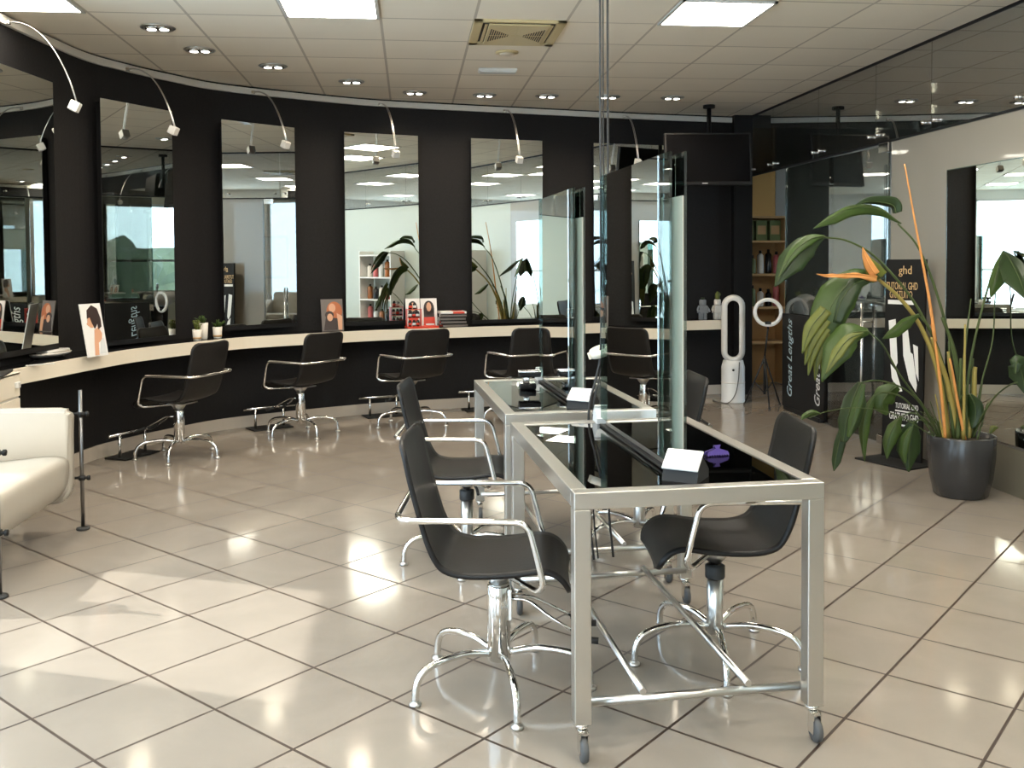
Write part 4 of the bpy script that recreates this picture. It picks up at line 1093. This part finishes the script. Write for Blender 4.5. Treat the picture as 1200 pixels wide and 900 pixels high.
for q, (ax, bx, bv, r_) in enumerate(((1112, 1104, 430, .016), (1118, 1112, 400, .013), (1122, 1126, 420, .017), (1129, 1131, 380, .012), (1136, 1140, 420, .015), (1141, 1152, 440, .010), (1106, 1096, 462, .008), (1145, 1158, 470, .007))):
    petiole([(ax, 516), ((ax + bx) / 2, (516 + bv) / 2), (bx, bv)], r_, r_ * .45, 'stem' if q % 3 else 'stem_yellow', 'leaf_stalk', dys=[.04 - .03 * (q % 4)] * 3)
petiole([(1098, 514), (1050, 486), (1005, 478), (970, 482), (948, 490)], .004, .002, dys=[-.02, -.1, -.2, -.3, -.35])
leaf([(962, 485), (952, 483), (943, 487), (938, 493)], [.005, .018, .017, .003], 'leaf', .4, roll=.2, dys=[-.33] * 4)
petiole([(1124, 516), (1110, 450), (1100, 420), (1092, 395)], .020, .014, 'stem_yellow')
petiole([(1133, 516), (1125, 455), (1118, 410), (1104, 372)], .016, .010)
leaf([(1160, 508), (1164, 502), (1170, 501)], [.006, .02, .003], 'leaf_yellow', .2, roll=0, dys=[-.03] * 3)

# ------------------------------------------------------------------ behind the glass
t = empty('display_board', (XP - .045, 8.40, 0), 0, 'black display board with white script lettering standing at the glass pane', 'display board')
m = MB(); m.box((0, 0, .48), (.03, .94, .90), bev=.003); bd = m.build('board', 'black', t)
m = MB(); m.box((0, 0, .02), (.06, .8, .04), bev=.004); m.build('foot', 'black_soft', t)
Mx = frame((-.0162, -.33, .53), (0, 0, 1), (0, 1, 0))
text('lettering', 'Great Lengths', 'print_white', .16, frame((-.017, -.34, .50), (0, 0, 1), (0, 1, 0)), bd, shear=.35, width=.74)
text('lettering', 'Great Lengths', 'print_blue', .16, frame((-.017, .28, .50), (0, 0, 1), (0, 1, 0)), bd, shear=.35, width=.74)  # pale blue copy: the lettering's reflection, put in as print
t = empty('wash_basin', (4.25, 9.15, 0), R(200), 'white hair wash basin standing behind the glass pane', 'basin')
m = MB(); m.lathe([(0, .0), (.16, 0), (.14, .05), (.10, .5), (.12, .84), (0, .84)], (0, 0, 0), 20); m.build('pedestal', 'black', t)
m = MB(); m.lathe([(0, .85), (.12, .85), (.25, .95), (.29, 1.05), (.27, 1.06), (.22, .97), (.10, .90), (0, .89)], (0, 0, 0), 28, sx=1.15); m.build('bowl', 'white', t)
m = MB(); m.tube(arc([(.26, 0, 1.0), (.26, 0, 1.16), (.14, 0, 1.16), (.12, 0, 1.10)], .04), .012, 8); m.build('tap', 'chrome', t)
t = empty('shelf_unit', (4.02, 10.62, 0), 0, 'wooden shelf unit with hair products in the ochre niche behind the glass', 'shelf')
m = MB()
for x in (-.27, .27): m.box((x, 0, .98), (.03, .30, 1.94))
m.build('side_panel', 'wood', t)
for z in (.5, .9, 1.28, 1.66, 1.94):
    m = MB(); m.box((0, 0, z), (.51, .30, .025)); m.build('shelf_board', 'wood', t)
m = MB(); m.box((0, .145, .98), (.51, .01, 1.9)); m.build('back_panel', 'wood', t)
k = 0
for z, nm in ((1.2925, 'middle'), (.9125, 'lower')):
    for i in range(5):
        x = 4.02 - .19 + i * .095; c_ = ('amber', 'pink', 'black_gloss', 'terrazzo', 'green_box')[(i * 3 + k) % 5]; k += 1; h = random.uniform(.14, .22)
        b = empty('product_bottle', (x, 10.56, z + .001), 0, 'hair product bottle, %s on the %s shelf of the wooden unit' % (('leftmost', 'second from the left', 'in the middle', 'second from the right', 'rightmost')[i], nm), 'bottle', 'product bottles on the %s shelf' % nm)
        m = MB(); m.lathe([(0, 0), (.034, 0), (.036, .01), (.036, h), (.02, h + .02), (.014, h + .025), (0, h + .025)], (0, 0, 0), 14); m.build('body', c_, b)
        m = MB(); m.lathe([(.016, h + .025), (.016, h + .06), (0, h + .06)], (0, 0, 0), 12); m.build('cap', 'black_soft', b)
for i in range(3):
    b = empty('product_box', (3.86 + i * .16, 10.58, 1.6735), 0, 'green product box on the top shelf of the wooden unit, %s of three' % ('left', 'middle', 'right')[i], 'box', 'green boxes on the top shelf')
    m = MB(); m.box((0, 0, .115), (.13, .12, .23), bev=.003); m.build('carton', 'green_box', b)
    m = MB(); m.box((0, -.061, .12), (.10, .002, .10)); m.build('box_label', 'wood', b)

rk = empty('product_rack', (XP - .16, 3.85, 0), 0, 'white product rack against the greenish panel, shown by the fourth mirror', 'shelf')
for y in (-.42, .42):
    m = MB(); m.box((0, y, .82), (.28, .025, 1.62)); m.build('side_panel', 'white', rk)
for q in range(5):
    m = MB(); m.box((0, 0, .12 + q * .36), (.28, .82, .022)); m.build('shelf_board', 'white', rk)
ordn = ('first', 'second', 'third', 'fourth', 'fifth')
for q in range(4):
    for i in range(5):
        b = empty('product_bottle', (XP - .16, 3.53 + i * .16, .1315 + q * .36), 0, 'product bottle, %s from the left on the %s shelf up of the white rack' % (ordn[i], ordn[q]), 'bottle', 'bottles on the white product rack')
        h = random.uniform(.12, .24); c_ = ('black_gloss', 'terrazzo', 'pink', 'silver', 'amber')[(i + 2 * q) % 5]
        m = MB(); m.lathe([(0, 0), (.04, 0), (.042, .01), (.042, h), (.02, h + .02), (0, h + .02)], (0, 0, 0), 12); m.build('body', c_, b)
        m = MB(); m.lathe([(.018, h + .02), (.018, h + .05), (0, h + .05)], (0, 0, 0), 10); m.build('cap', 'black_soft', b)

pf = empty('framed_picture', (XE - .02, 5.75, 1.55), 0, 'framed landscape picture on the beige wall, shown by the third mirror', 'picture')
m = MB(); m.box((-.008, 0, 0), (.012, .56, .72)); m.build('print', 'print_blue', pf)
m = MB(); m.box((-.0155, 0, -.2), (.003, .52, .28)); m.build('print', 'wood', pf)
m = MB()
for y, z, dy, dz in ((.3, 0, .03, .78), (-.3, 0, .03, .78), (0, .375, .6, .03), (0, -.375, .6, .03)): m.box((-.012, y, z), (.024, dy, dz))
m.build('frame', 'black_soft', pf)
# trees outside the windows of the back room
for k, (x, y, z, r) in enumerate(((13, 6.5, 0, 2.3), (15, 10.5, 0, 2.6), (14.5, 2, 0, 2.2))):
    t = empty('tree', (x, y, z), 0, 'green tree outside the back room window, number %s along the street' % ('one', 'two', 'three')[k], 'tree', 'trees outside the windows')
    m = MB(); m.tube([(0, 0, -1.2), (.05, 0, .2)], [.18, .12], 8); m.build('trunk', 'wood', t)
    m = MB(); bmesh.ops.create_icosphere(m.bm, subdivisions=4, radius=r * .62, matrix=Matrix.Translation((0, 0, .55)))
    for v in m.bm.verts:
        v.co += v.normal * (.25 * math.sin(v.co.x * 4.1 + k) * math.sin(v.co.y * 3.7) + .2 * math.sin(v.co.z * 5.3) + random.uniform(-.08, .08))
    m.build('crown', 'sky_tree', t)

# ------------------------------------------------------------------ light
w = bpy.data.worlds.new('sky'); bpy.context.scene.world = w; w.use_nodes = True
N = w.node_tree.nodes; bg = N['Background']; bg.inputs['Color'].default_value = (.62, .82, 1.0, 1); bg.inputs['Strength'].default_value = 2.8
sd = bpy.data.lights.new('sun', 'SUN'); sd.energy = 1.75; sd.angle = R(.6); sd.color = (1, .96, .90)
so = bpy.data.objects.new('sun', sd); C.objects.link(so)
dirv = Vector((.92, -.37, -math.tan(R(43.5)))).normalized()
so.rotation_euler = dirv.to_track_quat('-Z', 'Y').to_euler()

sc = bpy.context.scene
sc.view_settings.view_transform = 'Standard'; sc.view_settings.look = 'None'; sc.view_settings.gamma = 1; sc.view_settings.use_curve_mapping = False
sc.view_settings.exposure = 1.70
try:
    cy_ = sc.cycles; cy_.use_denoising = True; cy_.max_bounces = 12; cy_.diffuse_bounces = 5; cy_.glossy_bounces = 8; cy_.transparent_max_bounces = 16; cy_.transmission_bounces = 8
    cy_.sample_clamp_indirect = 6; cy_.caustics_reflective = False; cy_.caustics_refractive = False
except Exception: pass
